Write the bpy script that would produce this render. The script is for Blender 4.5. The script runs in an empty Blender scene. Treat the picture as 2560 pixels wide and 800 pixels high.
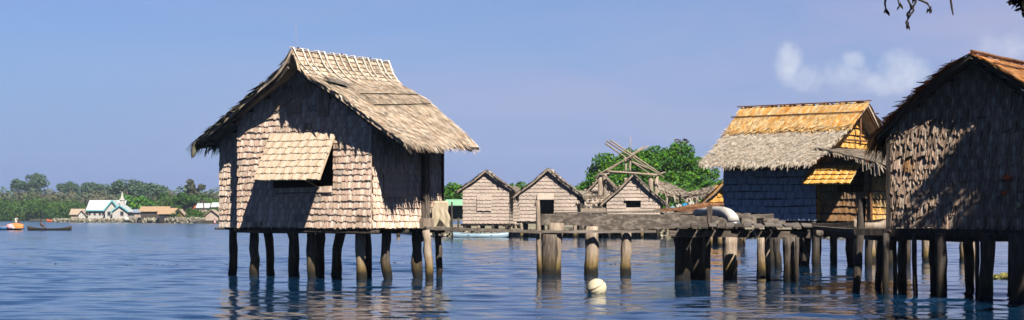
import bpy, math, random
import numpy as np
from mathutils import Vector, Matrix

random.seed(7); RNG = np.random.default_rng(7)
SC = bpy.context.scene
COL = SC.collection
R = math.radians

# ------------------------------------------------------------------ camera
F = 4000.0            # focal length in photograph pixels (2560 wide)
EYE = 1.6             # eye height above the water, metres
HZ = 541.0            # horizon row in the photograph
cam_d = bpy.data.cameras.new('camera'); cam = bpy.data.objects.new('camera', cam_d); COL.objects.link(cam)
cam_d.sensor_fit = 'HORIZONTAL'; cam_d.sensor_width = 36.0; cam_d.lens = 36.0 * F / 2560.0
cam_d.shift_y = (HZ - 400.0) / 2560.0
cam_d.clip_start = 0.1; cam_d.clip_end = 12000
cam.location = (0, 0, EYE); cam.rotation_euler = (R(90), 0, 0)
SC.camera = cam

# ------------------------------------------------------------------ light
SUN_AZ = 26.0         # degrees to the right of straight behind the camera
SUN_EL = 45.0
sun_dir = Vector((math.sin(R(SUN_AZ)) * math.cos(R(SUN_EL)), -math.cos(R(SUN_AZ)) * math.cos(R(SUN_EL)), math.sin(R(SUN_EL))))
sl = bpy.data.lights.new('sun', 'SUN'); sl.energy = 5.0; sl.angle = R(0.53); sl.color = (1.0, 0.93, 0.82)
so = bpy.data.objects.new('sun', sl); COL.objects.link(so); so.location = (20, -30, 40)
so.rotation_euler = sun_dir.to_track_quat('Z', 'Y').to_euler()

W = bpy.data.worlds.new('World'); SC.world = W; W.use_nodes = True
nt = W.node_tree; N = nt.nodes; L = nt.links; N.clear()
def wn(t, **k):
    n = N.new(t)
    for a, b in k.items(): setattr(n, a, b)
    return n
def wmath(op, a, b=None, c=None):
    n = wn('ShaderNodeMath', operation=op)
    for i, v in enumerate((a, b, c)):
        if v is None: continue
        if isinstance(v, (int, float)): n.inputs[i].default_value = v
        else: L.new(v, n.inputs[i])
    return n.outputs[0]
def wramp(v, a, b):
    n = wn('ShaderNodeMapRange', interpolation_type='SMOOTHSTEP'); L.new(v, n.inputs[0])
    n.inputs[1].default_value = a; n.inputs[2].default_value = b
    return n.outputs[0]
sky = wn('ShaderNodeTexSky', sky_type='NISHITA'); sky.sun_disc = False
sky.sun_elevation = R(SUN_EL); sky.sun_rotation = R(180 - SUN_AZ)
sky.altitude = 0; sky.air_density = 1.0; sky.dust_density = 0.2; sky.ozone_density = 4.0
tc = wn('ShaderNodeTexCoord'); sep = wn('ShaderNodeSeparateXYZ'); L.new(tc.outputs['Generated'], sep.inputs[0])
dx, dy, dz = sep.outputs
# tropical sea air: deep blue all the way down to a lavender horizon
hs = wn('ShaderNodeHueSaturation'); L.new(sky.outputs[0], hs.inputs['Color']); hs.inputs['Saturation'].default_value = 1.12
tint = wn('ShaderNodeMix', data_type='RGBA', blend_type='MULTIPLY'); tint.inputs[0].default_value = 1.0
L.new(hs.outputs[0], tint.inputs[6]); tint.inputs[7].default_value = (0.2920, 0.3068, 0.4108, 1)
# the air near the sea horizon is a dull lavender blue, darker than the sky above it
low = wn('ShaderNodeMix', data_type='RGBA'); L.new(wmath('MULTIPLY', wmath('SUBTRACT', 1.0, wramp(dz, -0.01, 0.15)), 0.9), low.inputs[0])
L.new(tint.outputs[2], low.inputs[6]); low.inputs[7].default_value = (0.7190, 1.1270, 2.4476, 1)
# thin cirrus veil, thicker to the right
mp = wn('ShaderNodeMapping'); L.new(tc.outputs['Generated'], mp.inputs[0]); mp.inputs['Scale'].default_value = (1.6, 1.6, 9.0); mp.inputs['Rotation'].default_value = (0, R(12), 0)
nz = wn('ShaderNodeTexNoise'); L.new(mp.outputs[0], nz.inputs['Vector']); nz.inputs['Scale'].default_value = 2.2; nz.inputs['Detail'].default_value = 6; nz.inputs['Distortion'].default_value = 0.6
side = wramp(dx, -0.45, 0.35)
veil = wmath('MULTIPLY', wmath('MULTIPLY', wmath('ADD', wramp(nz.outputs[0], 0.3, 0.75), 0.25), wmath('MULTIPLY', wmath('ADD', side, 0.10), wmath('SUBTRACT', 1.0, wramp(dz, 0.15, 0.5)))), 0.55)
mixv = wn('ShaderNodeMix', data_type='RGBA'); L.new(veil, mixv.inputs[0]); L.new(low.outputs[2], mixv.inputs[6]); mixv.inputs[7].default_value = (2.0291, 1.9796, 2.9199, 1)
# small fair-weather cumulus low in the sky
n2 = wn('ShaderNodeTexNoise'); L.new(tc.outputs['Generated'], n2.inputs['Vector']); n2.inputs['Scale'].default_value = 34; n2.inputs['Detail'].default_value = 10; n2.inputs['Roughness'].default_value = 0.62
gx = wmath('DIVIDE', dx, wmath('MAXIMUM', dy, 0.05)); gz = wmath('DIVIDE', dz, wmath('MAXIMUM', dy, 0.05))
acc = None
for (px, py, rx, ry, s) in ((1975, 165, 34, 52, 1), (2010, 195, 60, 34, .85), (2110, 185, 62, 40, .9), (2130, 160, 34, 34, .8), (2262, 175, 62, 55, 1), (2190, 208, 110, 26, .55), (2545, 140, 90, 50, .35)):
    a = wmath('DIVIDE', wmath('SUBTRACT', gx, (px - 1280) / F), rx / F); b = wmath('DIVIDE', wmath('SUBTRACT', gz, (HZ - py) / F), ry / F)
    r2 = wmath('ADD', wmath('MULTIPLY', a, a), wmath('MULTIPLY', b, b))
    m = wmath('MULTIPLY', wmath('SUBTRACT', 1.35, r2), s)
    acc = m if acc is None else wmath('MAXIMUM', acc, m)
acc = wmath('ADD', acc, wmath('MULTIPLY', wmath('SUBTRACT', n2.outputs[0], 0.52), 4.2))
cm = wmath('MULTIPLY', wmath('MULTIPLY', wramp(acc, -0.3, 1.9), wramp(dy, 0.3, 0.5)), 0.78)
mixc = wn('ShaderNodeMix', data_type='RGBA'); L.new(cm, mixc.inputs[0]); L.new(mixv.outputs[2], mixc.inputs[6]); mixc.inputs[7].default_value = (3.1674, 3.3158, 3.7612, 1)
bg = wn('ShaderNodeBackground'); bg.inputs[1].default_value = 0.05; L.new(mixc.outputs[2], bg.inputs[0])
wo = wn('ShaderNodeOutputWorld'); L.new(bg.outputs[0], wo.inputs[0])

SC.view_settings.view_transform = 'Standard'; SC.view_settings.look = 'None'
SC.view_settings.exposure = 2.2; SC.view_settings.gamma = 1.0; SC.view_settings.use_curve_mapping = False
SC.cycles.max_bounces = 6; SC.cycles.diffuse_bounces = 1; SC.cycles.caustics_reflective = False; SC.cycles.volume_bounces = 0

# ------------------------------------------------------------------ helpers
def at(px, py, d):
    """point seen at photograph pixel (px, py), d metres in front of the camera"""
    return Vector(((px - 1280) * d / F, d, EYE - (py - HZ) * d / F))
def atw(px, d):
    return Vector(((px - 1280) * d / F, d, 0.0))

class Frame:
    """a building's own axes: u along the gable wall, v from the gable wall backwards, z up"""
    def __init__(s, x, y, deg): s.o = (x, y); s.a = R(deg); s.c = math.cos(s.a); s.s = math.sin(s.a)
    def world(s, u, v, z=0): return Vector((s.o[0] + u * s.c + v * s.s, s.o[1] - u * s.s + v * s.c, z))
    def uz(s, px, py, v):
        k = (px - 1280) / F
        u = -(s.o[0] + v * s.s - k * (s.o[1] + v * s.c)) / (s.c + k * s.s)
        return u, EYE - (py - HZ) * (s.o[1] - u * s.s + v * s.c) / F
    def vz(s, px, py, u):
        k = (px - 1280) / F
        v = -(s.o[0] + u * s.c - k * (s.o[1] - u * s.s)) / (s.s - k * s.c)
        return v, EYE - (py - HZ) * (s.o[1] - u * s.s + v * s.c) / F

def tag(o, label=None, cat=None, group=None, kind=None):
    if label: o['label'] = label
    if cat: o['category'] = cat
    if group: o['group'] = group
    if kind: o['kind'] = kind
    return o
def empty(name, loc, rz=0.0, **k):
    o = bpy.data.objects.new(name, None); COL.objects.link(o); o.location = loc; o.rotation_euler = (0, 0, rz)
    o.empty_display_size = 0.3
    return tag(o, **k)
def link(name, me, parent=None, loc=None, rot=None, **k):
    o = bpy.data.objects.new(name, me); COL.objects.link(o)
    if parent is not None: o.parent = parent
    if loc is not None: o.location = loc
    if rot is not None: o.rotation_euler = rot
    return tag(o, **k)

class MB:
    def __init__(s): s.v = []; s.f = []
    def add(s, v, f):
        b = len(s.v); s.v.extend(tuple(p) for p in v); s.f.extend(tuple(i + b for i in q) for q in f)
    def box(s, c, size, rot=(0, 0, 0), jit=0.0):
        m = Matrix.Translation(c) @ Matrix.LocRotScale(None, __import__('mathutils').Euler(rot), None)
        h = [x / 2 for x in size]
        vs = [m @ Vector((sx * h[0] + random.uniform(-jit, jit), sy * h[1] + random.uniform(-jit, jit), sz * h[2] + random.uniform(-jit, jit))) for sx in (-1, 1) for sy in (-1, 1) for sz in (-1, 1)]
        s.add(vs, [(0, 1, 3, 2), (4, 6, 7, 5), (0, 4, 5, 1), (2, 3, 7, 6), (0, 2, 6, 4), (1, 5, 7, 3)])
    def hexa(s, a, b):
        """prism between two quads a and b (lists of 4 points)"""
        s.add(list(a) + list(b), [(3, 2, 1, 0), (4, 5, 6, 7), (0, 1, 5, 4), (1, 2, 6, 5), (2, 3, 7, 6), (3, 0, 4, 7)])
    def tube(s, path, radii, n=8, wob=0.0, flat=1.0):
        path = [Vector(p) for p in path]
        if isinstance(radii, (int, float)): radii = [radii] * len(path)
        rings = []
        t0 = (path[-1] - path[0]).normalized()
        ref = Vector((0, 0, 1)) if abs(t0.z) < 0.8 else Vector((1, 0, 0))
        b0 = len(s.v)
        for i, p in enumerate(path):
            t = (path[min(i + 1, len(path) - 1)] - path[max(i - 1, 0)]).normalized()
            a = t.cross(ref).normalized(); b = t.cross(a).normalized()
            for j in range(n):
                q = 2 * math.pi * j / n; r = radii[i] * (1 + random.uniform(-wob, wob))
                s.v.append(tuple(p + a * math.cos(q) * r + b * math.sin(q) * r * flat))
        for i in range(len(path) - 1):
            for j in range(n):
                k = (j + 1) % n
                s.f.append((b0 + i * n + j, b0 + i * n + k, b0 + (i + 1) * n + k, b0 + (i + 1) * n + j))
        s.f.append(tuple(b0 + j for j in reversed(range(n)))); s.f.append(tuple(b0 + (len(path) - 1) * n + j for j in range(n)))
    def mesh(s, name, m, smooth=False):
        me = bpy.data.meshes.new(name); me.from_pydata(s.v, [], s.f); me.update(); me.materials.append(m)
        if smooth: me.polygons.foreach_set('use_smooth', [True] * len(me.polygons))
        return me
    def build(s, name, m, parent=None, smooth=False, **k):
        return link(name, s.mesh(name, m, smooth), parent, **k)

def np_mesh(name, V, Q, m, smooth=False):
    V = np.asarray(V, np.float32); Q = np.asarray(Q, np.int32)
    me = bpy.data.meshes.new(name); k = Q.shape[1]
    me.vertices.add(len(V)); me.vertices.foreach_set('co', V.ravel())
    me.loops.add(Q.size); me.loops.foreach_set('vertex_index', Q.ravel())
    me.polygons.add(len(Q)); me.polygons.foreach_set('loop_start', np.arange(0, Q.size, k, dtype=np.int32))
    if smooth: me.polygons.foreach_set('use_smooth', np.ones(len(Q), bool))
    me.materials.append(m); me.update(calc_edges=True)
    return me

# ------------------------------------------------------------------ materials
MATS = {}
ALB = 0.38            # keeps every base colour in its real-world range for this exposure
def mat(name, cols, scale=(6, 6, 6), rough=0.85, rand=None, var=0.35, bump=0.0, wet=False, trans=0.0, spec=0.2, hue=0.0, blotch=0.0):
    k_ = 0.52 if name.startswith('leaf_') and 'shingle' not in name else ALB
    cols = [tuple(c * k_ for c in q) for q in cols]
    m = bpy.data.materials.new(name); m.use_nodes = True; t = m.node_tree; n = t.nodes; l = t.links
    bs = n['Principled BSDF']; bs.inputs['Roughness'].default_value = rough; bs.inputs['Specular IOR Level'].default_value = spec
    def mk(ty, **k):
        q = n.new(ty)
        for a, b in k.items(): setattr(q, a, b)
        return q
    co = mk('ShaderNodeTexCoord'); mp = mk('ShaderNodeMapping'); l.new(co.outputs['Object'], mp.inputs[0]); mp.inputs['Scale'].default_value = scale
    no = mk('ShaderNodeTexNoise'); no.inputs['Scale'].default_value = 1.0; no.inputs['Detail'].default_value = 5; no.inputs['Roughness'].default_value = 0.65; l.new(mp.outputs[0], no.inputs['Vector'])
    rp = mk('ShaderNodeValToRGB'); l.new(no.outputs[0], rp.inputs[0])
    e = rp.color_ramp.elements
    e[0].position = 0.3; e[0].color = (*cols[0], 1); e[1].position = 0.7; e[1].color = (*cols[-1], 1)
    for i, c in enumerate(cols[1:-1]):
        q = e.new(0.3 + 0.4 * (i + 1) / (len(cols) - 1)); q.color = (*c, 1)
    out = rp.outputs[0]
    if rand:
        rv = mk('ShaderNodeObjectInfo').outputs['Random'] if rand == 'object' else mk('ShaderNodeNewGeometry').outputs['Random Per Island']
        wn_ = mk('ShaderNodeTexWhiteNoise', noise_dimensions='1D'); l.new(rv, wn_.inputs['W'])
        mr = mk('ShaderNodeMapRange'); l.new(rv, mr.inputs[0]); mr.inputs[3].default_value = 1 - var; mr.inputs[4].default_value = 1 + var
        h = mk('ShaderNodeHueSaturation'); l.new(mr.outputs[0], h.inputs['Value']); l.new(out, h.inputs['Color'])
        if hue:
            mh = mk('ShaderNodeMapRange'); l.new(wn_.outputs[0], mh.inputs[0]); mh.inputs[3].default_value = 0.5 - hue; mh.inputs[4].default_value = 0.5 + hue; l.new(mh.outputs[0], h.inputs['Hue'])
            ms = mk('ShaderNodeMapRange'); l.new(wn_.outputs[0], ms.inputs[0]); ms.inputs[3].default_value = 1.25; ms.inputs[4].default_value = 0.7; l.new(ms.outputs[0], h.inputs['Saturation'])
        out = h.outputs[0]
    if blotch:
        g = mk('ShaderNodeNewGeometry'); nb = mk('ShaderNodeTexNoise'); nb.inputs['Scale'].default_value = 1.1; nb.inputs['Detail'].default_value = 3; l.new(g.outputs['Position'], nb.inputs['Vector'])
        mb = mk('ShaderNodeMapRange'); l.new(nb.outputs[0], mb.inputs[0]); mb.inputs[1].default_value = 0.35; mb.inputs[2].default_value = 0.65; mb.inputs[3].default_value = 1 - blotch; mb.inputs[4].default_value = 1 + blotch * .5
        hb = mk('ShaderNodeHueSaturation'); l.new(mb.outputs[0], hb.inputs['Value']); l.new(out, hb.inputs['Color']); out = hb.outputs[0]
    if wet:       # tide line: ochre algae above, black weed at the water
        g = mk('ShaderNodeNewGeometry'); sp = mk('ShaderNodeSeparateXYZ'); l.new(g.outputs['Position'], sp.inputs[0])
        ns = mk('ShaderNodeTexNoise'); ns.inputs['Scale'].default_value = 5; l.new(g.outputs['Position'], ns.inputs['Vector'])
        ad = mk('ShaderNodeMath', operation='MULTIPLY_ADD'); l.new(ns.outputs[0], ad.inputs[0]); ad.inputs[1].default_value = -0.22; l.new(sp.outputs[2], ad.inputs[2])
        r2 = mk('ShaderNodeValToRGB'); e2 = r2.color_ramp.elements; l.new(ad.outputs[0], r2.inputs[0])
        e2[0].position = 0.0; e2[0].color = (0.02, 0.018, 0.008, 1); e2[1].position = 0.55; e2[1].color = (1, 1, 1, 1)
        for p_, c_ in ((0.06, (0.10, 0.075, 0.02)), (0.16, (0.42, 0.36, 0.13)), (0.34, (0.82, 0.74, 0.55))):
            q = e2.new(p_); q.color = (*c_, 1)
        mx = mk('ShaderNodeMix', data_type='RGBA', blend_type='MULTIPLY'); mx.inputs[0].default_value = 1; l.new(out, mx.inputs[6]); l.new(r2.outputs[0], mx.inputs[7]); out = mx.outputs[2]
    l.new(out, bs.inputs['Base Color'])
    if bump:
        bu = mk('ShaderNodeBump'); bu.inputs['Strength'].default_value = bump; bu.inputs['Distance'].default_value = 0.05 if wet else 0.02; l.new(no.outputs[0], bu.inputs['Height']); l.new(bu.outputs[0], bs.inputs['Normal'])
    if trans:
        tr = mk('ShaderNodeBsdfTranslucent'); l.new(out, tr.inputs[0]); ms_ = mk('ShaderNodeMixShader'); ms_.inputs[0].default_value = trans
        l.new(bs.outputs[0], ms_.inputs[1]); l.new(tr.outputs[0], ms_.inputs[2]); l.new(ms_.outputs[0], n['Material Output'].inputs[0])
    MATS[name] = m
    return m

GRAIN = (26, 26, 2.5)
M_SH = mat('leaf_shingle_weathered', [(.33, .235, .175), (.66, .51, .40), (.86, .71, .59)], GRAIN, rand='island', var=.30, bump=.6, hue=.012, blotch=.18)
M_SHP = mat('leaf_shingle_pale', [(.40, .305, .215), (.52, .42, .31), (.60, .51, .41)], GRAIN, rand='island', var=.14, bump=.4, hue=.01)
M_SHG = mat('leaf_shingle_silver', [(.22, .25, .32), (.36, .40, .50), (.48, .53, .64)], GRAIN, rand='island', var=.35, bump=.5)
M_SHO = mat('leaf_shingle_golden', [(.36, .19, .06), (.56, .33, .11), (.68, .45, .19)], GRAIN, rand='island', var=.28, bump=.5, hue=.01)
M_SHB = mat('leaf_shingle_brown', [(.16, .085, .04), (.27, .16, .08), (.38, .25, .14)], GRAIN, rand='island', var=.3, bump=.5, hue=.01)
M_SHR = mat('leaf_shingle_rough', [(.12, .08, .055), (.34, .255, .19), (.60, .485, .38)], (30, 30, 3), rand='island', var=.45, bump=.7, hue=.015, blotch=.25)
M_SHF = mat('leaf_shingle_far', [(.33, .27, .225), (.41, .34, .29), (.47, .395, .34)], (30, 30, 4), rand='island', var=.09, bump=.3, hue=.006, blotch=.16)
M_TH = mat('thatch_weathered', [(.30, .215, .145), (.50, .39, .285), (.64, .53, .42)], (5, 5, 5), rand='island', var=.55, hue=.012, blotch=.18)
M_THP = mat('thatch_pale', [(.24, .19, .14), (.38, .32, .25), (.48, .42, .35)], (5, 5, 5), rand='island', var=.32, hue=.012)
M_THO = mat('thatch_new_orange', [(.34, .175, .055), (.48, .285, .10), (.58, .39, .175)], (5, 5, 5), rand='island', var=.34, hue=.015)
M_THR = mat('thatch_rust', [(.32, .10, .025), (.60, .235, .055), (.76, .38, .11)], (5, 5, 5), rand='island', var=.5, hue=.02)
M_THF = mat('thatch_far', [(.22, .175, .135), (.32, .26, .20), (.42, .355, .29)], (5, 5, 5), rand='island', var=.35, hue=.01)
M_THT = mat('thatch_far_tan', [(.24, .15, .085), (.34, .225, .13), (.42, .30, .19)], (1.5, 6, 6))
M_BACK = mat('wall_backing', [(.07, .05, .04), (.11, .08, .06)], (4, 4, 4))
M_WOOD = mat('weathered_wood', [(.035, .026, .021), (.09, .07, .056), (.19, .155, .125)], (14, 14, 2.2), rand='object', var=.2, bump=.8, wet=True)
M_PALEW = mat('bleached_wood', [(.17, .125, .09), (.29, .225, .17), (.40, .335, .27)], (14, 14, 2.5), rand='object', var=.15, bump=.7, wet=True)
M_DARKW = mat('dark_wood', [(.018, .014, .012), (.045, .035, .029), (.085, .068, .056)], (12, 12, 2.2), rand='object', var=.25, bump=.8, wet=True)
M_PLANK = mat('grey_plank', [(.06, .047, .038), (.13, .108, .09), (.22, .19, .165)], (2.2, 14, 14), rand='object', var=.25, bump=.9, blotch=.25)
M_DPLANK = mat('dark_plank', [(.03, .022, .017), (.075, .056, .043), (.14, .11, .09)], (2.2, 14, 14), rand='object', var=.3, bump=.9, blotch=.25)
M_BEAM = mat('lichen_beam', [(.04, .031, .025), (.10, .08, .065), (.26, .225, .19)], (5, 9, 9), rand='object', var=.15, bump=1.0)
M_RUSTW = mat('rusty_brown_wood', [(.045, .017, .006), (.13, .054, .020), (.25, .125, .055)], (4, 16, 16), rand='object', var=.25, bump=.9, blotch=.35)
M_BAND = mat('split_cane_pale', [(.42, .36, .29), (.60, .54, .46), (.74, .68, .60)], (12, 12, 12), rand='object', var=.22)
M_TARP = mat('olive_tarpaulin', [(.055, .052, .035), (.10, .095, .065), (.16, .15, .11)], (3, 3, 3), rough=.7, bump=.5)
M_WHITE = mat('white_plastic', [(.40, .38, .34), (.58, .56, .52)], (4, 4, 4), rough=.6, spec=.3, blotch=.25)
M_BOWL = mat('dark_metal', [(.06, .06, .065), (.12, .12, .125)], (6, 6, 6), rough=.4, spec=.5)
M_CLOTH = mat('cream_cloth', [(.38, .31, .21), (.50, .43, .31)], (5, 5, 5))
M_BUOY = mat('cream_buoy', [(.46, .39, .24), (.58, .52, .36), (.64, .59, .45)], (5, 5, 12), rough=.7, bump=.8, blotch=.3)
M_BLUEC = mat('bright_blue_cloth', [(.02, .28, .60), (.04, .38, .72)], (4, 4, 4))
M_LBLUE = mat('pale_blue_paint', [(.22, .33, .42), (.29, .42, .51)], (2, 6, 6), rough=.5, spec=.4)
M_LEAF = mat('leaf_bright', [(.010, .046, .002), (.040, .140, .004), (.098, .235, .008)], (.55, .55, .55), rough=.7, spec=.08, rand='island', var=.5, trans=.3, hue=.03)
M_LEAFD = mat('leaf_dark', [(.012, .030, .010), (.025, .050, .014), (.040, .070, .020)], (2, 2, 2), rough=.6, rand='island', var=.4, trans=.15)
M_LEAFM = mat('leaf_mangrove', [(.016, .050, .004), (.034, .085, .006), (.070, .115, .010)], (.12, .12, .2), rough=.8, spec=.05, rand='island', var=.45, trans=.2, hue=.02)
M_LEAFB = mat('leaf_scrub', [(.040, .045, .022), (.062, .066, .030), (.092, .084, .044)], (.08, .08, .15), rough=.8, rand='island', var=.35, trans=.15, hue=.03)
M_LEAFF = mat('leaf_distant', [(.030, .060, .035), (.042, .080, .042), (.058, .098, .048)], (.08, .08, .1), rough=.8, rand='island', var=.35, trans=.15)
M_LEAFK = mat('leaf_shade_black', [(.010, .008, .007), (.018, .014, .012)], (9, 9, 9), rough=.9, spec=.05)  # near-black base colour stands in for the shade on the overhanging leaves
M_BARK = mat('bark', [(.05, .04, .032), (.12, .10, .08)], (6, 6, 2), bump=.8)
M_ROCK = mat('coral_rubble', [(.10, .095, .06), (.20, .18, .13), (.34, .31, .25)], (1.5, 1.5, 1.5), rand='island', var=.45, bump=.8)
M_LAND = mat('sandy_earth', [(.12, .11, .06), (.24, .21, .14), (.36, .32, .24)], (.3, .3, .3))
M_WALLW = mat('white_wall', [(.42, .40, .37), (.50, .48, .46)], (1, 1, 1))
M_ROOFW = mat('white_metal_roof', [(.40, .44, .46), (.48, .51, .52)], (1, 1, 1), rough=.5)
M_TEAL = mat('teal_trim', [(.12, .36, .42), (.16, .44, .50)], (1, 1, 1))
M_GREENR = mat('mint_green_roof', [(.20, .42, .26), (.28, .52, .33)], (1, 1, 1), rough=.6)
M_DTEAL = mat('dark_teal_wall', [(.02, .055, .065), (.035, .08, .09)], (1, 1, 1))
M_REDR = mat('red_roof', [(.42, .07, .03), (.52, .11, .05)], (1, 1, 1))
M_GLASS = mat('dark_window', [(.015, .017, .02), (.03, .032, .036)], (1, 1, 1), rough=.2, spec=.5)
M_ORANGE = mat('orange_paint', [(.48, .17, .04), (.56, .23, .06)], (2, 2, 2), rough=.6)
M_PINK = mat('pink_cloth', [(.62, .30, .36), (.72, .42, .48)], (3, 3, 3))
M_NAVY = mat('blue_hull', [(.02, .10, .26), (.04, .15, .34)], (2, 2, 2), rough=.5)
M_SKIN = mat('brown_skin', [(.09, .045, .03), (.13, .07, .05)], (5, 5, 5), rough=.6)
M_REDC = mat('red_orange_plastic', [(.55, .08, .02), (.65, .14, .04)], (3, 3, 3), rough=.5)

# water -------------------------------------------------------------
def water_material():
    m = bpy.data.materials.new('sea_water'); m.use_nodes = True; t = m.node_tree; n = t.nodes; l = t.links
    b = n['Principled BSDF']; b.inputs['Base Color'].default_value = (.0012, .009, .023, 1); b.inputs['Roughness'].default_value = .05; b.inputs['IOR'].default_value = 1.333
    g = n.new('ShaderNodeNewGeometry')
    last = None
    for sc, st, rot in (((1.0, 2.6, 1), .12, 12), ((4.0, 9.5, 1), .03, -8), ((.16, .5, 1), .30, 8)):
        mp = n.new('ShaderNodeMapping'); mp.inputs['Scale'].default_value = sc; mp.inputs['Rotation'].default_value = (0, 0, R(rot)); l.new(g.outputs['Position'], mp.inputs[0])
        no = n.new('ShaderNodeTexNoise'); no.inputs['Scale'].default_value = 1; no.inputs['Detail'].default_value = 3; no.inputs['Distortion'].default_value = .4; l.new(mp.outputs[0], no.inputs['Vector'])
        bu = n.new('ShaderNodeBump'); bu.inputs['Strength'].default_value = st; bu.inputs['Distance'].default_value = .12; l.new(no.outputs[0], bu.inputs['Height'])
        if last: l.new(last, bu.inputs['Normal'])
        last = bu.outputs[0]
    l.new(last, b.inputs['Normal'])
    # the open channel beyond the huts is ruffled by the breeze, the water among them is sheltered
    sp = n.new('ShaderNodeSeparateXYZ'); l.new(g.outputs['Position'], sp.inputs[0])
    mr = n.new('ShaderNodeMapRange'); mr.interpolation_type = 'SMOOTHSTEP'; l.new(sp.outputs[1], mr.inputs[0])
    for i_, v_ in ((1, 60), (2, 200), (3, .05), (4, .15)): mr.inputs[i_].default_value = v_
    l.new(mr.outputs[0], b.inputs['Roughness'])
    return m
M_WATER = water_material()
def build_water():
    Y = [-400., -100., -20., 0., 8., 15.]
    y = 19.0
    while y < 170: Y.append(y); y *= 1.0026
    Y += list(np.geomspace(172, 9000, 40)); Y = np.array(Y)
    s = np.linspace(-1, 1, 430)
    half = 0.42 * np.clip(Y, 15, 2000) + 4
    X = half[:, None] * s[None, :]
    X = np.concatenate([np.full((len(Y), 1), -9000.), X, np.full((len(Y), 1), 9000.)], 1)
    YY = np.repeat(Y[:, None], X.shape[1], 1)
    Z = np.zeros_like(X)
    rg = np.random.default_rng(3)
    amp = np.clip(1.25 - YY / 150, 0, 1) * (YY > 16)
    amp[:, 0] = amp[:, -1] = 0
    patch = .72 + .28 * np.sin(X * .21 + 1.3 * np.sin(YY * .11)) * np.sin(YY * .17 + X * .05 + 2)
    calm = 1 - .25 * np.clip((X + 1) / 6, 0, 1) * np.clip((60 - YY) / 20, 0, 1)      # sheltered water behind the houses
    for i in range(80):
        lam = 10 ** rg.uniform(-.42, .42); k = 2 * math.pi / lam
        th = R(-97 + rg.normal(0, 20)); kx, ky = k * math.cos(th), k * math.sin(th)
        slope = .0135
        Z += slope / k * np.sin(kx * X + ky * YY + rg.uniform(0, 6.28))
    Z *= amp * patch * calm
    ny, nx = X.shape
    V = np.stack([X, YY, Z], -1).reshape(-1, 3)
    i = np.arange(ny * nx).reshape(ny, nx)
    Q = np.stack([i[:-1, :-1], i[:-1, 1:], i[1:, 1:], i[1:, :-1]], -1).reshape(-1, 4)
    link('sea_water', np_mesh('sea_water', V, Q, M_WATER, True), kind='structure')
build_water()

# ------------------------------------------------------------------ shingles
def shingle_mesh(name, w, h, leaves, m, thick=.012, ragged=.02, lean=.042, seed=0, top=1.22, rough=1.0):
    """one shingle: a few folded leaves side by side, fixed at the top, lower edge ragged and standing off the wall"""
    rs = random.Random(seed); mb = MB(); x = -w / 2
    cuts = sorted([rs.uniform(.75, 1.25) for _ in range(leaves)]); rs.shuffle(cuts); tot = sum(cuts)
    for c in cuts:
        lw = c / tot * w; g = .0012
        z0 = rs.uniform(-ragged, ragged * .6); z1 = z0 + rs.uniform(-.9, .9) * ragged; zt = h * top
        y0 = -lean + rs.uniform(-.008, .012) * rough; y1 = y0 + rs.uniform(-.008, .008) * rough; sk = rs.uniform(-.006, .006) * rough
        a = [Vector((x + g + sk, y0, z0)), Vector((x + lw - g + sk, y1, z1)), Vector((x + lw - g, -.004, zt)), Vector((x + g, -.004, zt))]
        b = [p + Vector((0, thick, 0)) for p in a]
        mb.add(a + b[:2], [(0, 1, 2, 3), (0, 4, 5, 1), (0, 3, 4), (1, 5, 2)]); x += lw
    return mb.mesh(name, m)

class Shingler:
    def __init__(s, root, w, h, leaves, m, n=5, budget=290, **k):
        s.w, s.h, s.left, s.root = w, h, budget, root
        s.sets = {}; s.k = dict(k); s.leaves = leaves; s.n = n; s.rest = {}
        s.mats(m)
    def mats(s, m):
        if m.name not in s.sets:
            s.sets[m.name] = [shingle_mesh('shingle', s.w, s.h, s.leaves, m, seed=i * 7 + 1, **s.k) for i in range(s.n)]
        return s.sets[m.name]
    def put(s, parent, pm, m, sx, name='shingle'):
        """pm: matrix of the shingle in the frame of the parent"""
        me = random.choice(s.mats(m))
        if s.left > 0:
            s.left -= 1
            o = link(name, me, parent); o.matrix_basis = pm @ Matrix.Diagonal((sx, 1, 1, 1))
        else:
            q = s.rest.setdefault(m.name, (m, MB()))[1]; mm = parent.matrix_basis @ pm @ Matrix.Diagonal((sx, 1, 1, 1))
            q.add([mm @ v.co for v in me.vertices], [tuple(p.vertices) for p in me.polygons])
    def finish(s):
        for m, q in s.rest.values(): q.build('shingle_cladding', m, s.root, kind='stuff')

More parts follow.
